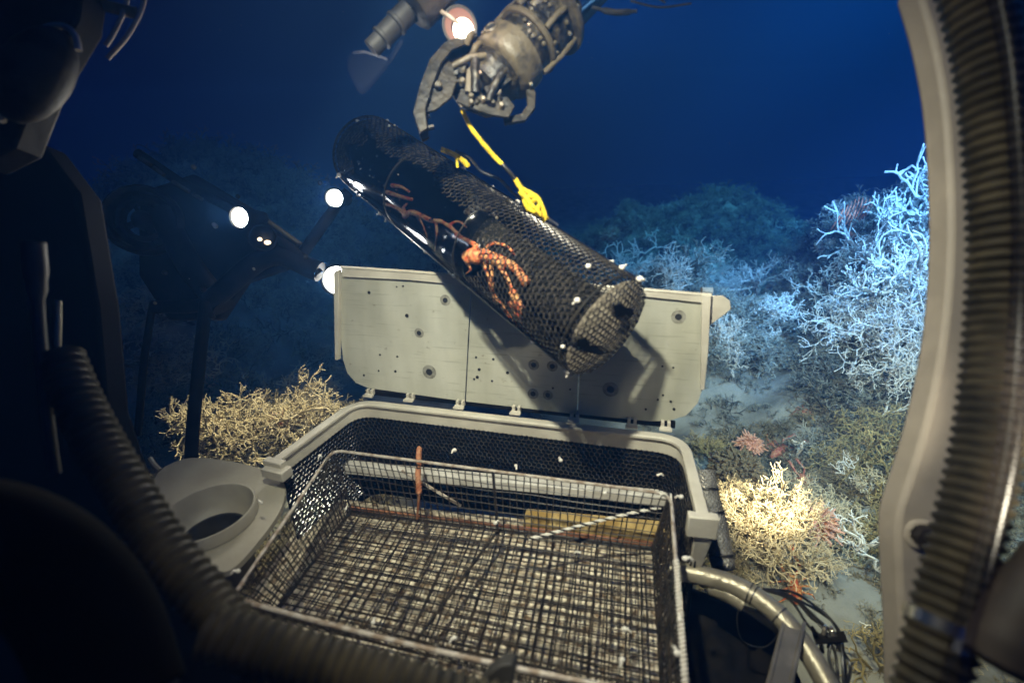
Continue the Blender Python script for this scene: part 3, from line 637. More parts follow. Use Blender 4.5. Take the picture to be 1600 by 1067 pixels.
# ================================================================== tray and bars below the basket
tr = thing('equipment_tray', 'mottled pale equipment tray with white bar and yellow plank seen through the basket mesh', 'tray', (-.05, .6, -.95))
A, B_, C_, D_ = PZ(500, 776, -.83), PZ(1062, 838, -.83), PZ(1080, 1200, -.83), PZ(330, 1010, -.83)
b = MB(); b.prism([A, B_, C_, D_], (0, 0, -.012)); b.build('tray_floor', 'tray', tr)
h1, h2 = PZ(528, 739, -.76), PZ(1052, 792, -.76)
b = MB(); b.bar(h1+V((0, .03, 0)), h2+V((0, .03, 0)), .030, .026); b.build('white_bar', 'whitebar', tr, bevel=.003)
b = MB(); b.bar(PZ(820, 810, -.80), PZ(1046, 832, -.80), .05, .02); b.build('plank', 'wood', tr, bevel=.002)
b = MB(); b.bar(PZ(540, 792, -.80), PZ(1040, 852, -.80), .006, .008); b.build('rusty_edge', 'rust', tr)
b = MB(); b.tube([PZ(628, 735, -.72), PZ(720, 790, -.78)], .004, 6); b.build('cross_rod', 'rod', tr)

# ================================================================== ring plate at left
rg = thing('ring_bracket', 'grey plastic bracket plate with a round collar around a dark open tube', 'bracket', PZ(320, 800, -.72))
z = -.66
ol = [PZ(x, y, z) for x, y in ((236, 758), (250, 735), (272, 722), (300, 715), (345, 718), (395, 728), (430, 742), (446, 762), (436, 800), (400, 850), (360, 890), (332, 886), (285, 850), (246, 800))]
c = PZ(328, 815, z); rr = .078
oo = resample(smoothpath(ol+[ol[0]], 4), .006)[:-1]; b = MB(); n = len(oo); vs = []; fs = []
for q in oo:                                               # plate with a round hole under the collar
    h_ = c+(q-c).normalized()*rr*1.10; vs += [q, h_, h_-V((0, 0, .012)), q-V((0, 0, .012))]
for i in range(n):
    j = (i+1) % n
    for k in range(4): k2 = (k+1) % 4; fs.append((4*i+k, 4*i+k2, 4*j+k2, 4*j+k))
b.add(vs, fs); b.build('plate', 'bracket', rg, bevel=.002)
b = MB(); b.lathe([(rr*1.14, .002), (rr*1.14, .024), (rr*1.12, .027), (rr*1.09, .027), (rr*1.06, .022), (rr*1.0, -.012), (rr*.80, -.030), (rr*.78, -.031)], 48, c); b.build('collar', 'bracket2', rg)
b = MB(); b.lathe([(rr*.78, -.029), (rr*.74, -.030), (rr*.72, -.14)], 36, c); b.lathe([(rr*.73, -.10), (0, -.10)], 36, c, mi=1); b.build('open_tube', ['greymetal', 'backing'], rg)
b = MB(); b.tube(smoothpath([PZ(250, 735, z), PZ(240, 725, z+.01), PZ(234, 716, z+.02)], 4), .006, 8); b.build('lug', 'bracket', rg)
b = MB(); b.bar(PZ(330, 880, z-.01), PZ(345, 902, z-.03), .05, .006); b.build('lower_lip', 'bracket', rg, bevel=.002)

# ================================================================== bumper, sleeved pipe, cables at right
bu = thing('bumper_rail', 'curved worn metal bumper tube with strut sweeping to the bottom right of the basket', 'bumper rail', P(1240, 980, .85))
pts = smoothpath([P(1040, 888, .92), P(1090, 897, .90), P(1150, 915, .87), P(1205, 950, .83), P(1250, 1000, .79), P(1285, 1055, .75), P(1315, 1120, .71)], 8)
b = MB(); b.tube(pts, .0175, 20); b.build('tube', 'bumper', bu)
b = MB(); b.tube([P(1108, 917, .895), P(1135, 925, .88), P(1163, 944, .862)], [.013, .016, .014], 14); b.build('weld_stub', 'bumper', bu)
for t in (.40, .43, .545): 
    i = int(t*(len(pts)-1)); d_ = (pts[i+1]-pts[i-1]).normalized(); b = MB(); b.lathe([(.0174, -.0012), (.0192, -.001), (.0192, .001), (.0174, .0012)], 24, pts[i], d_); b.build('cable_tie', 'black', bu)
b = MB(); a, c = P(1240, 975, .80), P(1206, 1120, .66); b.bar(a, c, .034, .006, ray(1240, 990)); b.bar(a+V((.018, 0, -.005)), c+V((.016, 0, -.005)), .006, .022, ray(1240, 990)); b.bar(a+V((-.018, 0, -.005)), c+V((-.016, 0, -.005)), .006, .022, ray(1240, 990)); b.build('strut', 'strut', bu, bevel=.0015)
sp_ = thing('sleeved_pipe', 'grey mesh sleeved pipe with black bands and open lower end beside the bin', 'pipe', P(1130, 880, 1.05))
pp = smoothpath([P(1100, 735, 1.08), P(1106, 775, 1.06), P(1118, 820, 1.04), P(1130, 885, 1.01)], 8)
b = MB(); b.tube(pp, .0235, 24, cap=False); b.build('pipe', 'shose', sp_)
b = MB()
q = resample(pp, .006); nn = 18
for st in range(nn):
    for sg in (-1, 1):
        path = []
        for i, c in enumerate(q):
            d_ = (q[min(i+1, len(q)-1)]-q[max(i-1, 0)]).normalized(); x = d_.cross(V((0, 1, 0))).normalized(); y = d_.cross(x); a = sg*i*.22+2*pi*st/nn; path.append(c+(x*cos(a)+y*sin(a))*.0242)
        b.tube(path, .0007, 3, cap=False)
b.build('mesh_sleeve', 'strut', sp_)
for t in (.25, .55, .93):
    i = int(t*(len(pp)-1)); d_ = (pp[min(i+1, len(pp)-1)]-pp[i-1]).normalized(); b = MB(); b.lathe([(.0236, -.003), (.0262, -.0026), (.0262, .0026), (.0236, .003)], 26, pp[i], d_); b.build('band', 'black', sp_)
d_ = (pp[-1]-pp[-2]).normalized(); b = MB(); b.lathe([(.0237, -.004), (.0237, .006), (.020, .006), (.019, -.004), (0, -.004)], 24, pp[-1], d_); b.build('end_ring', ['greymetal'], sp_)
cb = thing('cable_bundle', 'bundle of thin black cables with small connectors behind the bumper tube', 'cables', P(1290, 980, .9))
R = random.Random(4)
for k in range(6):
    o_ = V((R.uniform(-.02, .02), R.uniform(-.02, .02), R.uniform(-.02, .02)))
    b = MB(); b.tube(smoothpath([P(1195+R.uniform(-6, 6), 920, .93), P(1235, 935+R.uniform(-6, 6), .92)+o_*.5, P(1268+R.uniform(-6, 6), 965, .90)+o_, P(1290+R.uniform(-12, 12), 990, .88)+o_, P(1300+R.uniform(-8, 14), 1030, .86)+o_, P(1310+4*k, 1100, .8)], 6), .0026, 6); b.build('cable', 'black', cb)
for px, py in ((1272, 986), (1288, 984), (1300, 986), (1296, 1006), (1310, 1010), (1284, 1012)):
    c = P(px, py, .87); b = MB(); b.lathe([(0, -.008), (.004, -.008), (.004, .004), (.0028, .005), (.0028, .010), (0, .010)], 10, c, (R.uniform(-.5, .5), .2, 1)); b.build('connector', 'armshine' if px % 3 else 'darkmetal', cb)
b = MB(); b.bar(P(1272, 998, .88), P(1322, 994, .86), .02, .003, (0, 0, 1)); b.build('clip_plate', 'darkmetal', cb)
b = MB(); b.tube(smoothpath([P(1170, 925, .86), P(1152, 960, .86), P(1160, 1000, .87), P(1195, 1010, .87), P(1218, 985, .85), P(1222, 955, .84)], 8), .0012, 5); tag(b.build('thin_wire', 'black'), 'thin black wire loop hanging under the bumper tube', 'wire')
# dark gear below
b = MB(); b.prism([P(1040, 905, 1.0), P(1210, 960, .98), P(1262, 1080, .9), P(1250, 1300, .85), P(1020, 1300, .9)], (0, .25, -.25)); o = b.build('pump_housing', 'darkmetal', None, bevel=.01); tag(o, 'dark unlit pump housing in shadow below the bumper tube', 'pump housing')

# ================================================================== right frame
fr = thing('frame_upright', 'tan painted curved upright beam with dark bolts at the right edge of the view', 'frame beam', P(1440, 900, .55))
D = .58
left = [(1432, -30), (1458, 60), (1476, 160), (1484, 270), (1486, 380), (1478, 500), (1462, 600), (1440, 690), (1418, 760), (1403, 815), (1405, 900), (1410, 990), (1412, 1100)]
right = [(1500, -30), (1508, 60), (1516, 160), (1520, 270), (1524, 380), (1524, 500), (1516, 600), (1504, 700), (1496, 780), (1490, 850), (1480, 920), (1470, 1000), (1450, 1100)]
b = MB(); L = smoothpath([P(x, y, D) for x, y in left], 4); Rr = smoothpath([P(x, y, D) for x, y in right], 4)
n = len(L); back = CM @ V((0, 0, -.035)); vs = []; fs = []
for l, r in zip(L, Rr): vs += [l, r, r+back, l+back]
fs = [(0, 1, 2, 3), (4*n-4, 4*n-1, 4*n-2, 4*n-3)]
for i in range(n-1):
    for k in range(4): k2 = (k+1) % 4; fs.append((4*i+k, 4*i+4+k, 4*i+4+k2, 4*i+k2))
b.add(vs, fs); b.build('beam', 'beam', fr, bevel=.006)
for px, py, s in ((1437, 833, 1), (1418, 1052, 1.15)):
    c = P(px, py, D-.001); nrm = CM @ V((-.25, 0, 1)); b = MB()
    b.lathe([(.017*s, 0), (.019*s, .004), (.016*s, .006), (.013*s, .006)], 24, c, nrm, 1); b.lathe([(.0125*s, .004), (.0125*s, .013), (.010*s, .016), (0, .017)], 6 if s == 1 else 20, c, nrm, 0); b.build('bolt', ['bolt', 'beam'], fr)
b = MB(); Dd = .66
b.prism(smoothpath([P(x, y, Dd) for x, y in ((1545, -40), (1572, 20), (1588, 80), (1598, 150), (1604, 240), (1640, 240), (1640, -40))], 3), CM @ V((0, 0, -.03))); tag(b.build('frame_beam', 'beam', None, bevel=.004), 'tan curved beam edge behind the thick hose at the top right corner', 'frame beam')
def corr(name, ctrl, r, pitch, label, matn='hose', depth=.17):
    root = thing(name, label, 'corrugated hose', ctrl[len(ctrl)//2]); q = resample(smoothpath(ctrl, 14), pitch/6)
    rr = [r*(1-depth*(.5-.5*cos(2*pi*i/6))**1.0) for i in range(len(q))]
    b = MB(); b.tube(q, rr, 28); b.build('hose', matn, root); return root, q
hz, q = corr('corrugated_hose', [P(x, y, d) for x, y, d in ((1500, -80, .50), (1528, 20, .50), (1548, 120, .50), (1560, 240, .50), (1566, 360, .50), (1563, 480, .50), (1555, 600, .49), (1540, 710, .48), (1515, 820, .47), (1486, 930, .46), (1462, 1030, .45), (1440, 1140, .44))], .030, .0118, 'thick black corrugated hose running down the tan beam with a steel clamp near the bottom')
i = min(range(len(q)), key=lambda i: (q[i]-P(1474, 975, .46)).length); d_ = (q[i+2]-q[i-2]).normalized()
b = MB(); b.lathe([(.030, -.006), (.0315, -.0055), (.0315, .0055), (.030, .006)], 36, q[i], d_); b.box(q[i]+(CM @ V((-.010, .0, .031))), d_*.006, CM @ V((.006, 0, 0)), CM @ V((0, 0, .004))); b.build('hose_clamp', 'steel', hz)
b = MB(); b.tube([q[j]+(CM @ V((-.011, .004, .031))) for j in range(0, len(q), 6)], .0088, 14); tag(b.build('clear_tube', 'clearhose'), 'clear flexible tube strapped along the front of the right corrugated hose', 'tube')
b = MB(); b.tube(smoothpath([P(1680, 850, .42), P(1640, 900, .42), P(1590, 970, .42), P(1560, 1040, .42)], 6), [.024]*4+[.026]*4+[.028]*6+[.030]*4+[.022], 24); tag(b.build('rubber_grip', mat('brown_rubber', (.045, .035, .028), .6, 0, (.08, .06, .045), 12)), 'blurry brown rounded rubber arm in the bottom right corner', 'rubber arm')

# ================================================================== left hoses and black sub structure
corr('corrugated_hose', [P(x, y, d) for x, y, d in ((95, 560, .62), (124, 630, .60), (160, 700, .58), (202, 770, .56), (246, 842, .54), (310, 922, .52), (366, 985, .50), (440, 1045, .48), (520, 1100, .47))], .0262, .0128, 'dim corrugated hose curving down past the ring bracket at left')
corr('corrugated_hose', [P(x, y, d) for x, y, d in ((330, 985, .47), (400, 1005, .47), (480, 1028, .47), (570, 1055, .47), (680, 1085, .46), (800, 1120, .46))], .026, .0115, 'dark corrugated hose lying along the front edge of the basket')
b = MB(); b.prism([P(x, y, .50) for x, y in ((745, 1072), (762, 1052), (782, 1038), (800, 1036), (804, 1046), (800, 1080))], CM @ V((.004, 0, -.02))); tag(b.build('metal_tab', 'greymetal', None, bevel=.002), 'small rounded grey metal tab at the bottom centre in front of the basket', 'metal tab')
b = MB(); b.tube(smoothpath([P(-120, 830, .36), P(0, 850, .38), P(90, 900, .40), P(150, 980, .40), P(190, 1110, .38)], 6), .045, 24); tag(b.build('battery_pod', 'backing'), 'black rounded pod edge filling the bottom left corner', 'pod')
b = MB(); b.tube([P(205, 1012, .40), P(235, 1040, .40), P(270, 1075, .40)], .007, 10); tag(b.build('handrail', 'greymetal'), 'short dull metal rail stub at the bottom left', 'rail')
b = MB(); b.tube(smoothpath([P(52, 380, .6), P(57, 440, .6), P(62, 520, .6), P(75, 660, .6), P(86, 740, .6)], 5), [.012]*5+[.010]*2+[.0065]*14, 14); tag(b.build('grey_pipe', 'greymetal'), 'slim grey pipe with a thicker top sleeve at the far left', 'pipe')
b = MB(); b.tube(smoothpath([P(91, 470, .7), P(90, 540, .7), P(86, 625, .7)], 5), .0042, 10); tag(b.build('brass_rod', 'bumper'), 'thin brass coloured rod right of the slim grey pipe', 'rod')
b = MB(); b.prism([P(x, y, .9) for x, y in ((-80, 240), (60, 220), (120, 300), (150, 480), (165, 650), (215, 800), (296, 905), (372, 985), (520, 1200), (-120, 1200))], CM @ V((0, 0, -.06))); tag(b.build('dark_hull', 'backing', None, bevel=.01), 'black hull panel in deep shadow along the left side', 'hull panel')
# float / dome top left
fd = thing('camera_housing', 'dim grey domed housing with a tan rim at the top left', 'camera housing', P(55, 120, .7))
R3 = CM @ Matrix.Rotation(rad(-32), 3, 'Z')
c = P(55, 118, .7); b = MB(); b.ball(c, (.042, .078, .04), 12, 0, R3); b.build('dome', 'dim', fd)
b = MB(); pts = [c+R3 @ V((.047*cos(t), .085*sin(t), -.004)) for t in [rad(50+10*i) for i in range(22)]]; b.tube(pts, .0045, 8); b.build('rim', 'beam', fd)
b = MB(); b.prism([P(x, y, .76) for x, y in ((-40, -40), (130, -40), (120, 30), (60, 130), (20, 230), (-40, 260))], CM @ V((0, 0, -.05))); tag(b.build('hull_plate', 'darkmetal', None, bevel=.006), 'dark brown hull plate behind the domed housing', 'hull plate')
cg = thing('guard_cage', 'tan metal guard hoops cut by the top edge at left', 'guard', P(180, 10, .8))
for pts in (((232, -40), (222, 12), (200, 55), (168, 92)), ((208, -40), (200, -5), (192, 22), (176, 55), (165, 72)), ((142, -40), (132, 0), (118, 32)), ((128, -40), (120, -12), (114, 8))):
    b = MB(); b.tube(smoothpath([P(x, y, .8) for x, y in pts], 6), .0036, 10); b.build('hoop', 'beam', cg)
b = MB(); b.bar(P(150, 6, .8), P(215, 22, .8), .004, .018, ray(180, 15).cross(V((1, 0, 0)))); b.build('cross_band', 'bumper', cg)
b = MB(); b.lathe([(.012, 0), (.02, .02), (0, .02)], 16, P(168, -8, .82), CM @ V((0, 1, .3))); b.build('lamp_back', 'steel', cg)

# ================================================================== lamp rig at left
rig = thing('lamp_frame', 'dark tubular frame carrying the two lit lamps at left', 'lamp frame', P(330, 450, 1.35))
for pts, r in (((( 215, 240, 1.35), (290, 290, 1.35), (360, 325, 1.35), (470, 400, 1.35), (500, 430, 1.35)), .014), (((470, 400, 1.36), (520, 330, 1.36), (545, 300, 1.36)), .016), (((330, 470, 1.38), (420, 400, 1.36), (500, 425, 1.36)), .03), (((250, 330, 1.4), (300, 420, 1.4), (350, 480, 1.4)), .035), (((240, 480, 1.4), (330, 470, 1.4), (430, 380, 1.4)), .02)):
    b = MB(); b.tube(smoothpath([P(*q) for q in pts], 5), r, 12); b.build('tube', 'darkmetal', rig)
b = MB(); b.prism([P(x, y, 1.42) for x, y in ((215, 300), (300, 270), (400, 330), (470, 380), (440, 420), (380, 440), (340, 500), (260, 500), (215, 430))], CM @ V((0, 0, -.05))); b.build('side_plate', 'darkmetal', rig, bevel=.01)
for px, py in ((372, 308), (335, 352), (258, 427), (318, 453), (243, 474), (332, 495), (397, 421), (337, 354), (500, 287), (303, 262), (478, 402)):
    b = MB(); k_ = .5+.5*((px*7+py) % 5)/4; b.lathe([(.008*k_, 0), (.008*k_, .006), (.005*k_, .009), (0, .009)], 8, P(px, py, 1.33), CM @ V((.3, .2, 1))); b.build('bolt', 'bracket' if px % 2 else 'armgrey', rig)
for a in (((218, 246), (236, 258)), ((240, 262), (256, 274)), ((270, 284), (296, 300)), ((302, 304), (316, 312))):
    b = MB(); b.tube([P(*a[0], 1.32), P(*a[1], 1.32)], .0055, 8); b.build('reflective_strip', 'armtan', rig)
b = MB(); b.tube([P(322, 470, 1.36), P(312, 560, 1.36), P(302, 660, 1.36), P(296, 760, 1.36)], .017, 14); tag(b.build('support_pole', 'darkmetal'), 'dark vertical pole standing in front of the dim coral at left', 'pole')
b = MB(); b.tube([P(238, 480, 1.42), P(225, 560, 1.42), P(215, 680, 1.42)], .010, 12); tag(b.build('support_pole', 'darkmetal'), 'thin faint pole left of the dark vertical pole', 'pole')
def lamp(px, py, d, r, ax, label, m='lamp', power=0, hood=True):
    c = P(px, py, d); a = (CM @ V(ax)).normalized(); root = thing('dive_lamp', label, 'lamp', c, 'lamps of the submersible')
    b = MB(); b.lathe([(0, -.10), (r*.7, -.10), (r*.9, -.06), (r*1.12, -.03), (r*1.2, .006), (r*1.05, .006), (r*1.02, -.004)], 24, c, a); b.build('housing', 'darkmetal', root)
    b = MB(); b.lathe([(r*1.0, -.002), (r*.7, .008), (r*.35, .012), (0, .013)], 24, c, a); b.build('lens', m, root)
    if power:
        l = bpy.data.lights.new('lamp_light', 'SPOT'); l.spot_size = rad(150); l.spot_blend = 1; l.energy = power*11; l.color = (1, .93, .85); l.shadow_soft_size = r*.5
        o = bpy.data.objects.new('lamp_light', l); COL.objects.link(o); o.location = c+a*.05; o.rotation_euler = a.to_track_quat('-Z', 'Y').to_euler()
    return root
lamp(375, 340, 1.28, .0255, (-.12, -.25, 1), 'brightly lit round lamp, left one of the pair', power=.3)
lamp(523, 310, 1.34, .0235, (.0, -.25, 1), 'brightly lit round lamp beside the upper left end of the netted trap', power=.3)
lamp(527, 438, 1.40, .040, (.1, -.2, 1), 'glaring lamp half hidden behind the upper left corner of the lid', power=.3)
lamp(410, 371, 1.30, .032, (.35, -.1, .9), 'unlit lamp with a small amber reflection right below the bright pair lamp', m='black')
b = MB(); b.ball(P(418, 379, 1.265), (.009, .006, .006), 8); b.ball(P(406, 374, 1.265), (.006, .005, .005), 8); o = b.build('amber_glint', 'amberglint'); tag(o, 'tiny amber reflection in the rim of the unlit lamp, built as glowing beads', 'lamp')  # amber reflection put in as emissive beads
b = MB(); b.tube([P(487, 437, 1.36), P(497, 424, 1.36)], .006, 8); tag(b.build('reflector_pin', 'steel'), 'small shining pin left of the glaring lamp at the lid corner', 'pin')
th = thing('thruster', 'dim ringed thruster nozzle at far left below the reflective strips', 'thruster', P(235, 345, 1.4))
a = CM @ V((.35, 0, 1)); c = P(225, 345, 1.38)
b = MB(); b.lathe([(.085, -.05), (.10, -.03), (.10, .02), (.092, .03), (.082, .02), (.08, -.02), (.06, -.02), (.062, .012), (.05, .018), (.045, -.01)], 32, c, a); b.build('nozzle', 'dim', th)
b = MB(); b.lathe([(.028, -.02), (.026, .02), (.012, .035), (0, .037)], 18, c, a)
for k in range(4):
    t = k*pi/2+.3; x, y, _ = basis(a); b.bar(c+(x*cos(t)+y*sin(t))*.02, c+(x*cos(t)+y*sin(t))*.075, .02, .004, (x*-sin(t)+y*cos(t)+V(a)*.8))
b.build('propeller', 'darkmetal', th)

# ================================================================== manipulator arm
def frame(px, py, d, ax, depth=0):
    """local frame: z along the picture direction ax, x to its side, y away"""
    z = (CM @ V((ax[0], -ax[1], depth))).normalized(); y = (CM @ V((0, 0, -1))); x = y.cross(z).normalized(); y = z.cross(x); 
    return P(px, py, d), x, y, z
W0, X, Y, Z = frame(797, 96, .86, (-.66, .75), .10); u = .84/FPX
if (CM.transposed() @ X).x < 0: X, Y = -X, -Y
if (CM.transposed() @ Y).z > 0: Y = -Y
def A_(t, s, dp=0): return W0+X*t*u+Z*s*u+Y*dp*u            # t across, s along, dp away (all in picture pixels)
arm = thing('manipulator_arm', 'robotic manipulator arm with worn tan collar and claw reaching down from the top edge', 'robotic arm', W0)
def lat(name, prof, m, n=40, o=(0, 0, 0)): b = MB(); b.lathe([(r*u, h*u) for r, h in prof], n, A_(*o), Z); return b.build(name, m, arm)
lat('upper_link', [(44, -260), (44, -108), (46, -106)], 'armgrey')
lat('flange', [(30, -112), (62, -110), (64, -106), (64, -100), (60, -98), (50, -98)], 'armtan')
lat('shoulder_barrel', [(50, -98), (50, -72), (54, -70), (54, -62), (49, -60), (49, -48)], 'armdark')
lat('ring', [(49, -50), (56, -49), (57, -44), (54, -41), (49, -41)], 'armtan')
lat('wrist_barrel', [(48, -41), (48, -20), (50, -18)], 'armdark')
lat('collar', [(50, -18), (56, -16), (57, 8), (55, 18), (50, 24), (44, 26)], 'armtan')
lat('wrist', [(44, 26), (46, 34), (38, 44), (36, 60), (20, 66), (0, 66)], 'armdark')
R = random.Random(3)
for k in range(26):                                          # bolts and fittings round the barrels
    t = R.uniform(0, 2*pi); s = R.choice([-88, -80, -66, -56, -36, -28, 14]); rr = (50 if s < -41 else 49 if s < -18 else 56)*u
    dr = (X*cos(t)-Y*abs(sin(t))); b = MB(); b.lathe([(3.4*u, -2*u), (3.4*u, 2.4*u), (2.2*u, 3.4*u), (0, 3.4*u)], 6, A_(0, s)+dr*rr, dr); b.build('bolt', 'armshine' if k % 3 == 0 else 'armtan', arm)
for t, s0, s1, r in ((-30, -98, -50, 6), (-12, -96, -62, 8), (24, -96, -52, 5)):
    b = MB(); b.tube([A_(t, s0, -46), A_(t, (s0+s1)/2, -50), A_(t, s1, -46)], r*u, 10); b.build('actuator', 'armshine' if t == -12 else 'armtan', arm)
for t in (-52, 52):
    b = MB(); b.tube([A_(t*1.0, -108, -6), A_(t*1.1, -60, -8), A_(t*1.05, -18, -8)], 4*u, 8); b.build('hydraulic_line', 'armtan', arm)
b = MB(); b.tube([A_(38, -250, -30), A_(36, -150, -34), A_(34, -104, -40)], 9*u, 12); b.tube([A_(34, -135, -42), A_(33, -112, -44)], 12*u, 12); b.build('piston', 'steel', arm)
b = MB(); b.lathe([(9*u, 0), (11*u, 2*u), (9*u, 4*u)], 18, A_(-38, 4, -42), -Y-X*.6); b.lathe([(8.5*u, 1*u), (0, 1*u)], 18, A_(-38, 4, -42), -Y-X*.6, 1); b.build('port', ['armtan', 'hole'], arm)
def plate(name, pts, th, m, dp, bev=.001):
    b = MB(); b.prism([A_(t, s, dp) for t, s in pts], Y*th*u); return b.build(name, m, arm, bevel=bev)
for dp in (-34, -8):                                         # twin outer finger plates, left
    plate('claw_finger', [(-60, 22), (-48, 22), (-50, 40), (-62, 66), (-60, 92), (-46, 128), (-28, 164), (-6, 184), (-10, 196), (-38, 180), (-60, 140), (-76, 100), (-78, 66), (-66, 38)], 6, 'armgrey', dp)
plate('claw_jaw', [(-60, 78), (-44, 74), (-30, 92), (-18, 118), (-22, 150), (-32, 166), (-46, 134), (-60, 100)], 5, 'armgrey', -22)
plate('claw_jaw', [(-14, 104), (4, 88), (26, 78), (44, 58), (62, 62), (67, 82), (44, 98), (10, 112), (-8, 118)], 5, 'armgrey', -22)
plate('claw_bracket', [(-30, 34), (-18, 34), (-12, 70), (4, 92), (-6, 100), (-26, 74)], 6, 'armtan', -30)
plate('claw_bracket', [(22, 36), (34, 36), (30, 60), (20, 80), (10, 76), (20, 56)], 6, 'armgrey', -30)
RR = random.Random(8)
for k in range(22):
    t = RR.uniform(-46, 42); q = RR.uniform(34, 96); r_ = RR.uniform(2.5, 7); a_ = RR.uniform(-1, 1)
    b = MB(); c = A_(t, q, RR.uniform(-26, -6)); dd = (Z*cos(a_)+X*sin(a_)); b.lathe([(0, -r_*1.4*u), (r_*u, -r_*1.3*u), (r_*u, r_*.2*u), (r_*.7*u, r_*.3*u), (r_*.7*u, r_*1.3*u), (0, r_*1.4*u)], 10, c, dd if k % 2 else -Y+dd*.4); b.build('fitting', RR.choice(['armdark', 'armgrey', 'armgrey', 'armtan', 'armshine']), arm)
plate('claw_palm', [(-40, 60), (20, 50), (50, 66), (30, 92), (-10, 108), (-40, 100)], 5, 'armdark', 8)
plate('claw_guard', [(54, 10), (66, 14), (82, 34), (84, 60), (64, 86), (56, 80), (72, 56), (70, 38), (52, 22)], 8, 'armgrey', -6)
for t, s, r, m in ((-12, 62, 7, 'armshine'), (30, 66, 6, 'armshine'), (-20, 90, 5, 'armtan'), (5, 98, 4.5, 'armtan'), (22, 90, 4, 'armshine'), (-42, 120, 6, 'armdark'), (-40, 145, 4, 'armdark'), (48, 78, 4, 'armshine'), (-66, 100, 4, 'armtan'), (0, 80, 9, 'armdark'), (-34, 76, 8, 'armdark'), (36, 84, 4, 'armtan'), (12, 106, 4, 'armtan')):
    b = MB(); b.lathe([(r*u, 4*u), (r*u, -6*u), (r*.7*u, -8*u), (0, -8*u)], 12, A_(t, s, -24), Y); b.build('rivet', m, arm)
for t0, s0, t1, s1, r in ((-56, 26, -52, 44, 5), (-38, 30, -34, 52, 5), (-30, 50, 8, 92, 7), (18, 40, 30, 88, 6), (-18, 38, -44, 84, 5)):
    b = MB(); b.tube([A_(t0, s0, -34), A_((t0+t1)/2, (s0+s1)/2, -40), A_(t1, s1, -32)], r*u, 10); b.build('linkage', 'armtan' if r == 5 else 'armdark', arm)
for px, py in ((656, 183), (662, 200)):                     # shining pins at the claw tip
    b = MB(); b.tube([P(px, py+2, 1.0), P(px+16, py-2, 1.0)], .0055, 8); b.build('tip_pin', 'steel', arm)
# slender black frond at the top edge
b = MB(); b.tube(smoothpath([P(925, 12, .8), P(960, 20, .8), P(995, 18, .8)], 5), [.003]*3+[.005]*6+[.003]*2, 8); b.tube(smoothpath([P(985, 2, .8), P(1030, 12, .8), P(1080, 6, .8)], 5), .0018, 6); b.tube([P(1000, -20, .8), P(1040, 5, .8)], .0016, 6); tag(b.build('hydraulic_whip', 'black'), 'thin black hydraulic lines trailing right of the arm at the top edge', 'hydraulic line')

# second arm, scoop and lit lamp left of the claw
W0, X, Y, Z = frame(650, 5, .80, (-.70, .72), 0); u = .80/FPX
if (CM.transposed() @ X).x < 0: X, Y = -X, -Y
sc = thing('scoop_sampler', 'faint clear scoop sampler on a dull grey shaft at the top edge', 'sampler', W0)
b = MB(); b.lathe([(38*u, -80*u), (38*u, 8*u), (30*u, 14*u), (20*u, 16*u)], 28, A_(0, 0), Z); b.build('shaft_head', 'armgrey', sc)
b = MB(); b.lathe([(17*u, 16*u), (17*u, 40*u), (19*u, 42*u), (19*u, 46*u), (16*u, 48*u), (16*u, 72*u), (18*u, 74*u), (18*u, 78*u), (14*u, 80*u), (14*u, 100*u), (0, 100*u)], 24, A_(0, 0), Z); b.build('shaft', 'greymetal', sc)
b = MB(); b.tube([A_(-22, -6, -30), A_(-20, 20, -30)], 2.2*u, 8); b.build('pin', 'rod', sc)
b = MB(); b.prism([P(x, y, .80) for x, y in ((541, 92), (550, 80), (568, 78), (605, 90), (628, 52), (628, 64), (600, 105), (575, 135), (565, 143), (556, 138), (543, 112))], CM @ V((0, 0, -.012))); b.build('scoop_blade', 'ghost', sc, bevel=.002)
lp = thing('reflector_lamp', 'glowing pink orange round reflector lamp beside the arm collar', 'lamp', P(717, 42, .82))
c = P(718, 42, .82); a = CM @ V((.45, -.42, 1)); ul = .82/FPX
b = MB(); b.lathe([(8*ul, -16*ul), (18*ul, -10*ul), (27*ul, 0), (28.5*ul, 3*ul), (27*ul, 3.5*ul), (24*ul, 2*ul)], 32, c, a); b.build('shell', 'greymetal', lp)
b = MB(); b.lathe([(27*ul, 2.5*ul), (20*ul, -2*ul), (12*ul, -5*ul)], 32, c, a); b.build('reflector', 'pink', lp)
b = MB(); b.lathe([(17*ul, -2*ul), (14*ul, 4*ul), (8*ul, 8*ul), (0, 9*ul)], 18, c+CM @ V((7*ul, -7*ul, 2*ul)), a); b.build('bulb', 'lamppink', lp)
b = MB(); b.tube([P(676, 10, .80), P(702, 26, .80), P(722, 42, .81)], [3.5*ul, 3*ul, 2*ul], 8); b.build('stalk', 'rod', lp)
l = bpy.data.lights.new('reflector_light', 'POINT'); l.energy = .2; l.color = (1, .75, .6); l.shadow_soft_size = .02; o = bpy.data.objects.new('reflector_light', l); COL.objects.link(o); o.location = c+V(a)*.06

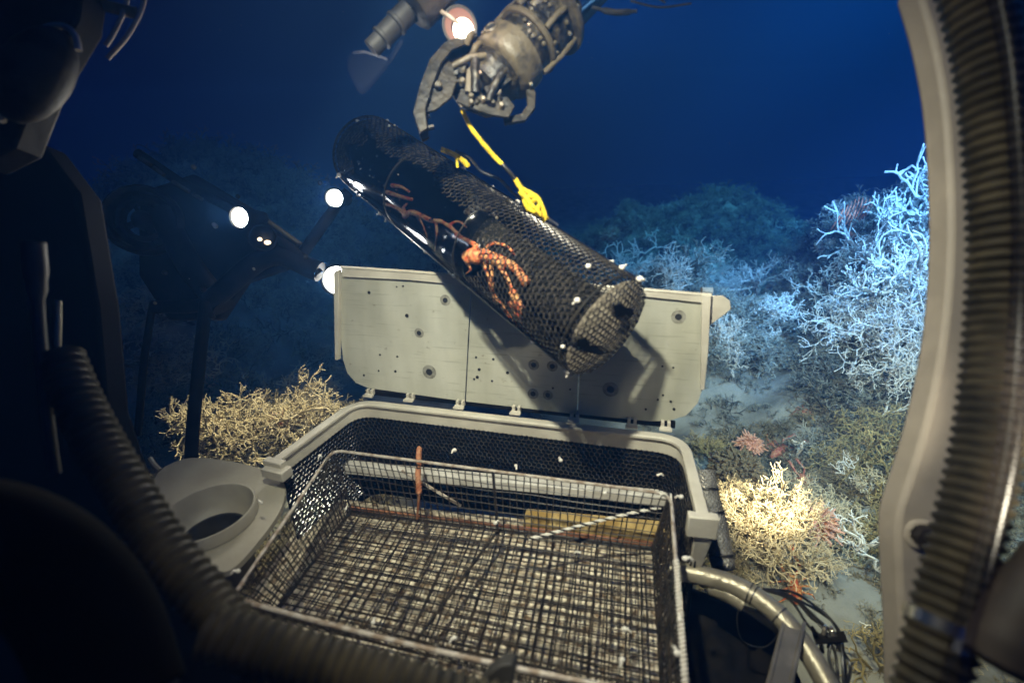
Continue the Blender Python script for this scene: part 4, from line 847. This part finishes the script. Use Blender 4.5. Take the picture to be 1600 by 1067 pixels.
# ================================================================== the netted trap
TA, TE = P(576, 242, 1.30), P(948, 514, .84); TL = (TE-TA).length; tz = (TE-TA).normalized(); TR = .099
tx, ty, _ = basis(tz)
toc = -((TA+TE)/2); toc = (toc-tz*toc.dot(tz)).normalized(); ty = tz.cross(toc).normalized(); tx = toc   # tx faces the camera
if (CM.transposed() @ ty).y < 0: ty = -ty                    # ty is the upper right flank
def T_(a, h, r=TR): a = rad(a); return TA+tz*h*TL+(tx*cos(a)+ty*sin(a))*r   # a 0 = towards camera, 90 = upper edge
trap = thing('netted_trap', 'clear fronted cylinder trap covered in black netting, held over the open lid', 'trap', TA)
def shell(name, a0, a1, h0, h1, r, m, th=.0012, n=40, k=6):
    b = MB(); vs = [T_(a0+(a1-a0)*i/n, h0+(h1-h0)*j/k, r) for j in range(k+1) for i in range(n+1)]
    b.add(vs, [(j*(n+1)+i, j*(n+1)+i+1, (j+1)*(n+1)+i+1, (j+1)*(n+1)+i) for j in range(k) for i in range(n)]); o = b.build(name, m, trap)
    md = o.modifiers.new('s', 'SOLIDIFY'); md.thickness = th; md.offset = 0; return o
shell('clear_window', -95, 88, 0, .66, TR*.985, 'acrylic')
shell('dark_sheet', 93, 267, 0.0, .62, TR*.95, 'backing')  # dark sheets added inside so the trap interior shows black
shell('dark_sheet', -34, 36, .60, .985, TR*.78, 'dark_sheet'); shell('dark_sheet', 150, 262, .62, .985, TR*.95, 'dark_sheet'); shell('dark_sheet', -80, -36, .86, .985, TR*.95, 'dark_sheet')
b = MB(); NN = 40; vs = [TA+(tx*cos(2*pi*k/NN)+ty*sin(2*pi*k/NN))*TR*.94*i/4+tz*.004 for i in range(5) for k in range(NN)]
b.add(vs, [(i*NN+k, i*NN+(k+1) % NN, (i+1)*NN+(k+1) % NN, (i+1)*NN+k) for i in range(4) for k in range(NN)]); b.build('far_end_dark_disc', 'backing', trap)  # dark disc added to keep the far end black
b = MB(); cell = .0122; circ = 2*pi*TR
for (u0, v0), (u1, v1) in hexedges(circ, TL, cell):
    h0_, h1_ = v0/TL, v1/TL
    a0 = u0/circ*360; a1 = u1/circ*360; am = ((a0+180) % 360)-180
    if min(h0_, h1_) < .0 or max(h0_, h1_) > 1: continue
    if -80 < am < 22+8*sin(h0_*20) and .10+.04*sin(am*.15) < h0_ < (.70 if am < -30 else .70)+.03*sin(a0*.1): continue
    b.tube([T_(a0, h0_, TR*1.01), T_(a1, h1_, TR*1.01)], .00125, 3, cap=False)
b.build('net_sleeve', 'net', trap)
b = MB()
for (u0, v0), (u1, v1) in hexedges(circ, TL*.4, cell*1.2):
    a0 = u0/circ*360; a1 = u1/circ*360; am = ((a0+180) % 360)-180
    if -85 < am < 75 or v0 < 0 or v1 < 0: continue
    b.tube([T_(a0, v0/TL, TR*1.0), T_(a1, v1/TL, TR*1.0)], .0012, 3, cap=False)
b.build('net_back', 'net', trap)
def cap(r, a, off=0): q = r/TR; return TA+tz*(TL+.016*(1-q*q)+off)+(tx*cos(a)+ty*sin(a))*r
b = MB(); g = hexedges(.22, .22, .0118)
for (u0, v0), (u1, v1) in g:
    x0, y0, x1, y1 = u0-.11, v0-.11, u1-.11, v1-.11; r0, r1 = math.hypot(x0, y0), math.hypot(x1, y1)
    if max(r0, r1) > TR*1.0: continue
    b.tube([cap(r0, math.atan2(y0, x0), .003), cap(r1, math.atan2(y1, x1), .003)], .0014, 3, cap=False)
b.build('end_net', 'net', trap)
b = MB(); rows = 10; N = 40; vs = [cap(TR*.97*i/rows, 2*pi*k/N, -.004) for i in range(rows+1) for k in range(N)]
b.add(vs, [(i*N+k, i*N+(k+1) % N, (i+1)*N+(k+1) % N, (i+1)*N+k) for i in range(rows) for k in range(N)]); b.build('end_panel', 'endpanel', trap)
def oncap(px, py, off):                                      # point on the end cap seen at px, py
    r = ray(px, py); c0 = TE+tz*(.012+off); t = c0.dot(tz)/r.dot(tz); return r*t
for pts in ([(958, 478), (970, 474), (976, 480), (988, 482), (990, 490), (982, 498), (984, 510), (976, 524), (970, 520), (974, 504), (962, 496)], [(902, 530), (916, 528), (922, 540), (940, 540), (954, 550), (936, 554), (914, 550), (904, 542)]):
    b = MB(); b.prism([oncap(x, y, .004) for x, y in pts], tz*.0012); b.build('black_patch', 'backing', trap)  # black patches just proud of the end panel
for a_, m, r in ((-92, 'edge', .006), (86, 'edge', .005)):
    b = MB(); b.tube([T_(a_, h/12, TR*1.0) for h in range(0, 13)], r, 8); b.build('seam_strip', m, trap)
b = MB(); b.tube([cap(TR*1.01, 2*pi*k/36, -.014) for k in range(37)], .0026, 6); b.build('end_hoop', 'black', trap)
b = MB(); b.tube([T_(10*k, 0) for k in range(37)], .0036, 6); b.build('end_hoop', 'black', trap)
for k in range(2):
    b = MB(); b.tube([T_(10*j, (.30, .62)[k]) for j in range(-9, 10)], .0018, 6); b.build('inner_hoop', 'black', trap)
tt = [(-92, .06), (-92, .20), (-90, .24), (-92, .38), (-94, .44), (-92, .56), (-90, .58), (-92, .64), (-88, .88), (-92, .985), (-86, .99), (86, .0), (84, .05), (100, .02), (86, .62), (88, .70), (88, .92), (84, .95), (80, 1.0), (40, .93), (5, .97), (-40, .99), (30, .02), (-60, .02), (60, .10), (86, .40), (88, .52)]
for a_, h in tt:
    c = T_(a_, h, TR*1.04); s = .0054*random.uniform(.6, 1.25); b = MB(); b.ball(c, (s, s*.8, s*.9), 6); q = V((random.gauss(0, 1), random.gauss(0, 1), random.gauss(0, 1))).normalized(); b.tube([c, c+q*s*1.9], [s*.5, s*.3], 6); b.build('tie', 'tie', trap)
# bright glints on the window, put in as small steel beads
R = random.Random(11); b = MB()
for k in range(46):
    a_ = R.gauss(-34, 16); h = R.uniform(.10, .52); s = R.uniform(.0012, .0038)
    b.ball(T_(a_, h, TR*.94), (s, s, s*.7), 5)
b.build('glint_beads', 'steel', trap)
# big crab behind the window
cr_ = thing('red_crab', 'orange red long clawed crab sprawled inside the netted trap', 'crab', P(760, 395, .98)); b = MB()
def onT(px, py, out_=0):                                     # on the camera side of the trap, just inside its window
    r = ray(px, py); o_ = TA; 
    dd = r-tz*r.dot(tz); oc = -o_-tz*(-o_).dot(tz)
    A2 = dd.dot(dd); B2 = 2*dd.dot(oc); C2 = oc.dot(oc)-(TR*.88)**2; disc = B2*B2-4*A2*C2
    t = (-B2-math.sqrt(max(disc, 0)))/(2*A2); return r*t-tx*out_
k_ = .98/FPX
def limb(pts, rs): b.tube(smoothpath([onT(*q) for q in pts], 4), [rs[0]*k_+(rs[1]-rs[0])*k_*i/(4*(len(pts)-1)) for i in range(4*(len(pts)-1)+1)], 8)
limb([(728, 402), (740, 396), (755, 398), (775, 405), (786, 410)], (9, 9)); b.ball(onT(745, 400), 13*k_, 8); b.ball(onT(733, 404), 9*k_, 7)
limb([(780, 408), (795, 412), (806, 420), (815, 432), (824, 442)], (6.5, 6)); limb([(812, 426), (820, 436), (827, 440)], (5, 2)); limb([(814, 430), (818, 442), (820, 449)], (5, 2))
limb([(745, 392), (744, 384), (738, 380), (722, 372), (708, 370)], (4.5, 2.5)); limb([(768, 408), (768, 428), (770, 450), (772, 470)], (3.5, 2.2)); limb([(775, 410), (790, 430), (800, 455), (806, 480)], (3.5, 2.5))
limb([(758, 410), (762, 430), (772, 462), (790, 480)], (3.5, 2.2)); limb([(800, 455), (812, 478), (824, 498), (838, 522)], (6.5, 4)); limb([(796, 470), (812, 495), (826, 514)], (4, 4)); limb([(728, 410), (736, 420), (728, 428)], (3, 1.6))
limb([(632, 338), (642, 332), (656, 336), (672, 344), (690, 346)], (5.5, 3.5)); limb([(680, 344), (682, 356), (682, 372), (679, 392)], (2.8, 1.4)); limb([(636, 336), (630, 326), (636, 318)], (4, 2))
limb([(612, 290), (626, 292), (640, 300)], (4, 2.2))
limb([(690, 346), (705, 356), (722, 372)], (3, 3))
limb([(800, 470), (822, 508), (842, 532), (852, 545)], (5, 3)); limb([(784, 478), (806, 506), (832, 530)], (3, 2)); limb([(600, 318), (622, 326), (636, 338)], (3, 3.5)); limb([(652, 338), (660, 350), (668, 372)], (2.2, 1.2))
limb([(700, 352), (716, 346), (730, 356)], (2.4, 1.5)); limb([(756, 392), (770, 380), (790, 384), (806, 398)], (3, 1.8)); limb([(604, 300), (622, 306), (644, 312)], (4, 3))
o = b.build('body', 'crab', cr_); md = o.modifiers.new('r', 'REMESH'); md.mode = 'VOXEL'; md.voxel_size = .0022; md.use_smooth_shade = True
b = MB(); b.ball(P(757, 358, 1.06), .016, 8); R = random.Random(2)
for i in range(13):
    t = i/12; c = P(736+58*t, 326+68*t*t+12*t, 1.05)
    for j in range(4): b.ball(c+(CM @ V(((7*j-9)*k_, (5*j-6)*k_, 0))), R.uniform(2.2, 3.8)*k_, 5)
tag(b.build('egg_cluster', mat('brown_egg_cluster', (.22, .13, .07), .4, 0, (.45, .38, .28), 60)), 'ribbed brown and grey beaded mass behind the crab inside the trap', 'egg mass')
# yellow rope
yr = thing('yellow_rope', 'yellow rope looped from the claw to a frayed knot on top of the trap', 'rope', P(800, 280, .9))
b = MB(); twisted(b, smoothpath([P(722, 172, .87), P(738, 203, .88), P(768, 240, .89), P(786, 258, .89)], 8), .0042, .014); b.build('strand', 'yrope', yr)
b = MB(); b.tube([P(785, 257, .89), P(797, 270, .89), P(806, 281, .90)], .0038, 10); b.build('black_splice', 'black', yr)
b = MB(); kp = P(828, 312, .90)
twisted(b, smoothpath([P(805, 280, .90), P(814, 294, .90), P(824, 300, .90), P(838, 308, .90), P(846, 322, .90), P(854, 344, .91)], 6), .0048, .014)
twisted(b, smoothpath([P(808, 284, .895), P(818, 304, .89), P(822, 322, .89), P(836, 330, .89), P(842, 318, .895), P(830, 306, .89), P(820, 312, .89)], 6), .0044, .014)
twisted(b, smoothpath([P(826, 326, .90), P(838, 334, .90), P(848, 338, .91), P(850, 346, .92)], 6), .0040, .014); twisted(b, smoothpath([P(812, 300, .885), P(824, 312, .885), P(832, 322, .885), P(846, 336, .89)], 6), .0044, .014); twisted(b, smoothpath([P(838, 312, .885), P(828, 318, .885), P(826, 330, .89)], 6), .004, .014); b.build('knot', 'yrope', yr)
b = MB(); twisted(b, smoothpath([P(690, 234, 1.0), P(706, 240, 1.0), P(722, 250, .99), P(732, 260, .99)], 6), .0055, .016); b.tube(smoothpath([P(700, 236, .99), P(712, 246, .985), P(715, 262, .99)], 5), .003, 6)
tag(b.build('rope_end', 'yrope'), 'short yellow rope end tied on the trap right under the claw tip', 'rope')
b = MB(); b.tube(smoothpath([P(712, 236, 1.0), P(735, 248, .99), P(752, 268, .98), P(780, 280, .97), P(800, 300, .96), P(840, 330, .92), P(872, 352, .92)], 6), .0035, 8); tag(b.build('clear_line', 'edge'), 'clear plastic line running along the top seam of the trap', 'line')
b = MB(); b.tube([P(1096, 454, 2.3), P(1112, 455, 2.3)], [.016, .020], 12); tag(b.build('glass_sponge', 'pom'), 'small lilac tube sponge just above the right corner of the lid', 'sponge')

R = random.Random(21); b = MB()
for k in range(260):
    d = R.uniform(.9, 4.5); c = P(R.uniform(250, 1480), R.uniform(-20, 900), d)
    if d > 1.0 and c.z < height(c.x, c.y)+.05: continue
    b.ball(c, R.uniform(.0004, .0011), 3)
tag(b.build('marine_snow', 'pom'), 'tiny pale particles drifting in the water', None, None, 'stuff')
# ================================================================== the water itself
me = MB(); me.box((1.5, 9.2, .1), (19, 0, 0), (0, 13.5, 0), (0, 0, 3.1)); hz_ = me.build('haze', 'sand', None, smooth=False); tag(hz_, None, None, None, 'stuff')
hm = bpy.data.materials.new('sea_water'); hm.use_nodes = True; n = hm.node_tree; n.nodes.clear()
o = n.nodes.new('ShaderNodeOutputMaterial'); pv = n.nodes.new('ShaderNodeVolumePrincipled'); pv.inputs['Color'].default_value = (.08, .29, .84, 1)
pv.inputs['Density'].default_value = .06; pv.inputs['Anisotropy'].default_value = .2; pv.inputs['Absorption Color'].default_value = (.2, .7, .95, 1)
n.links.new(pv.outputs[0], o.inputs['Volume']); hz_.data.materials.clear(); hz_.data.materials.append(hm)
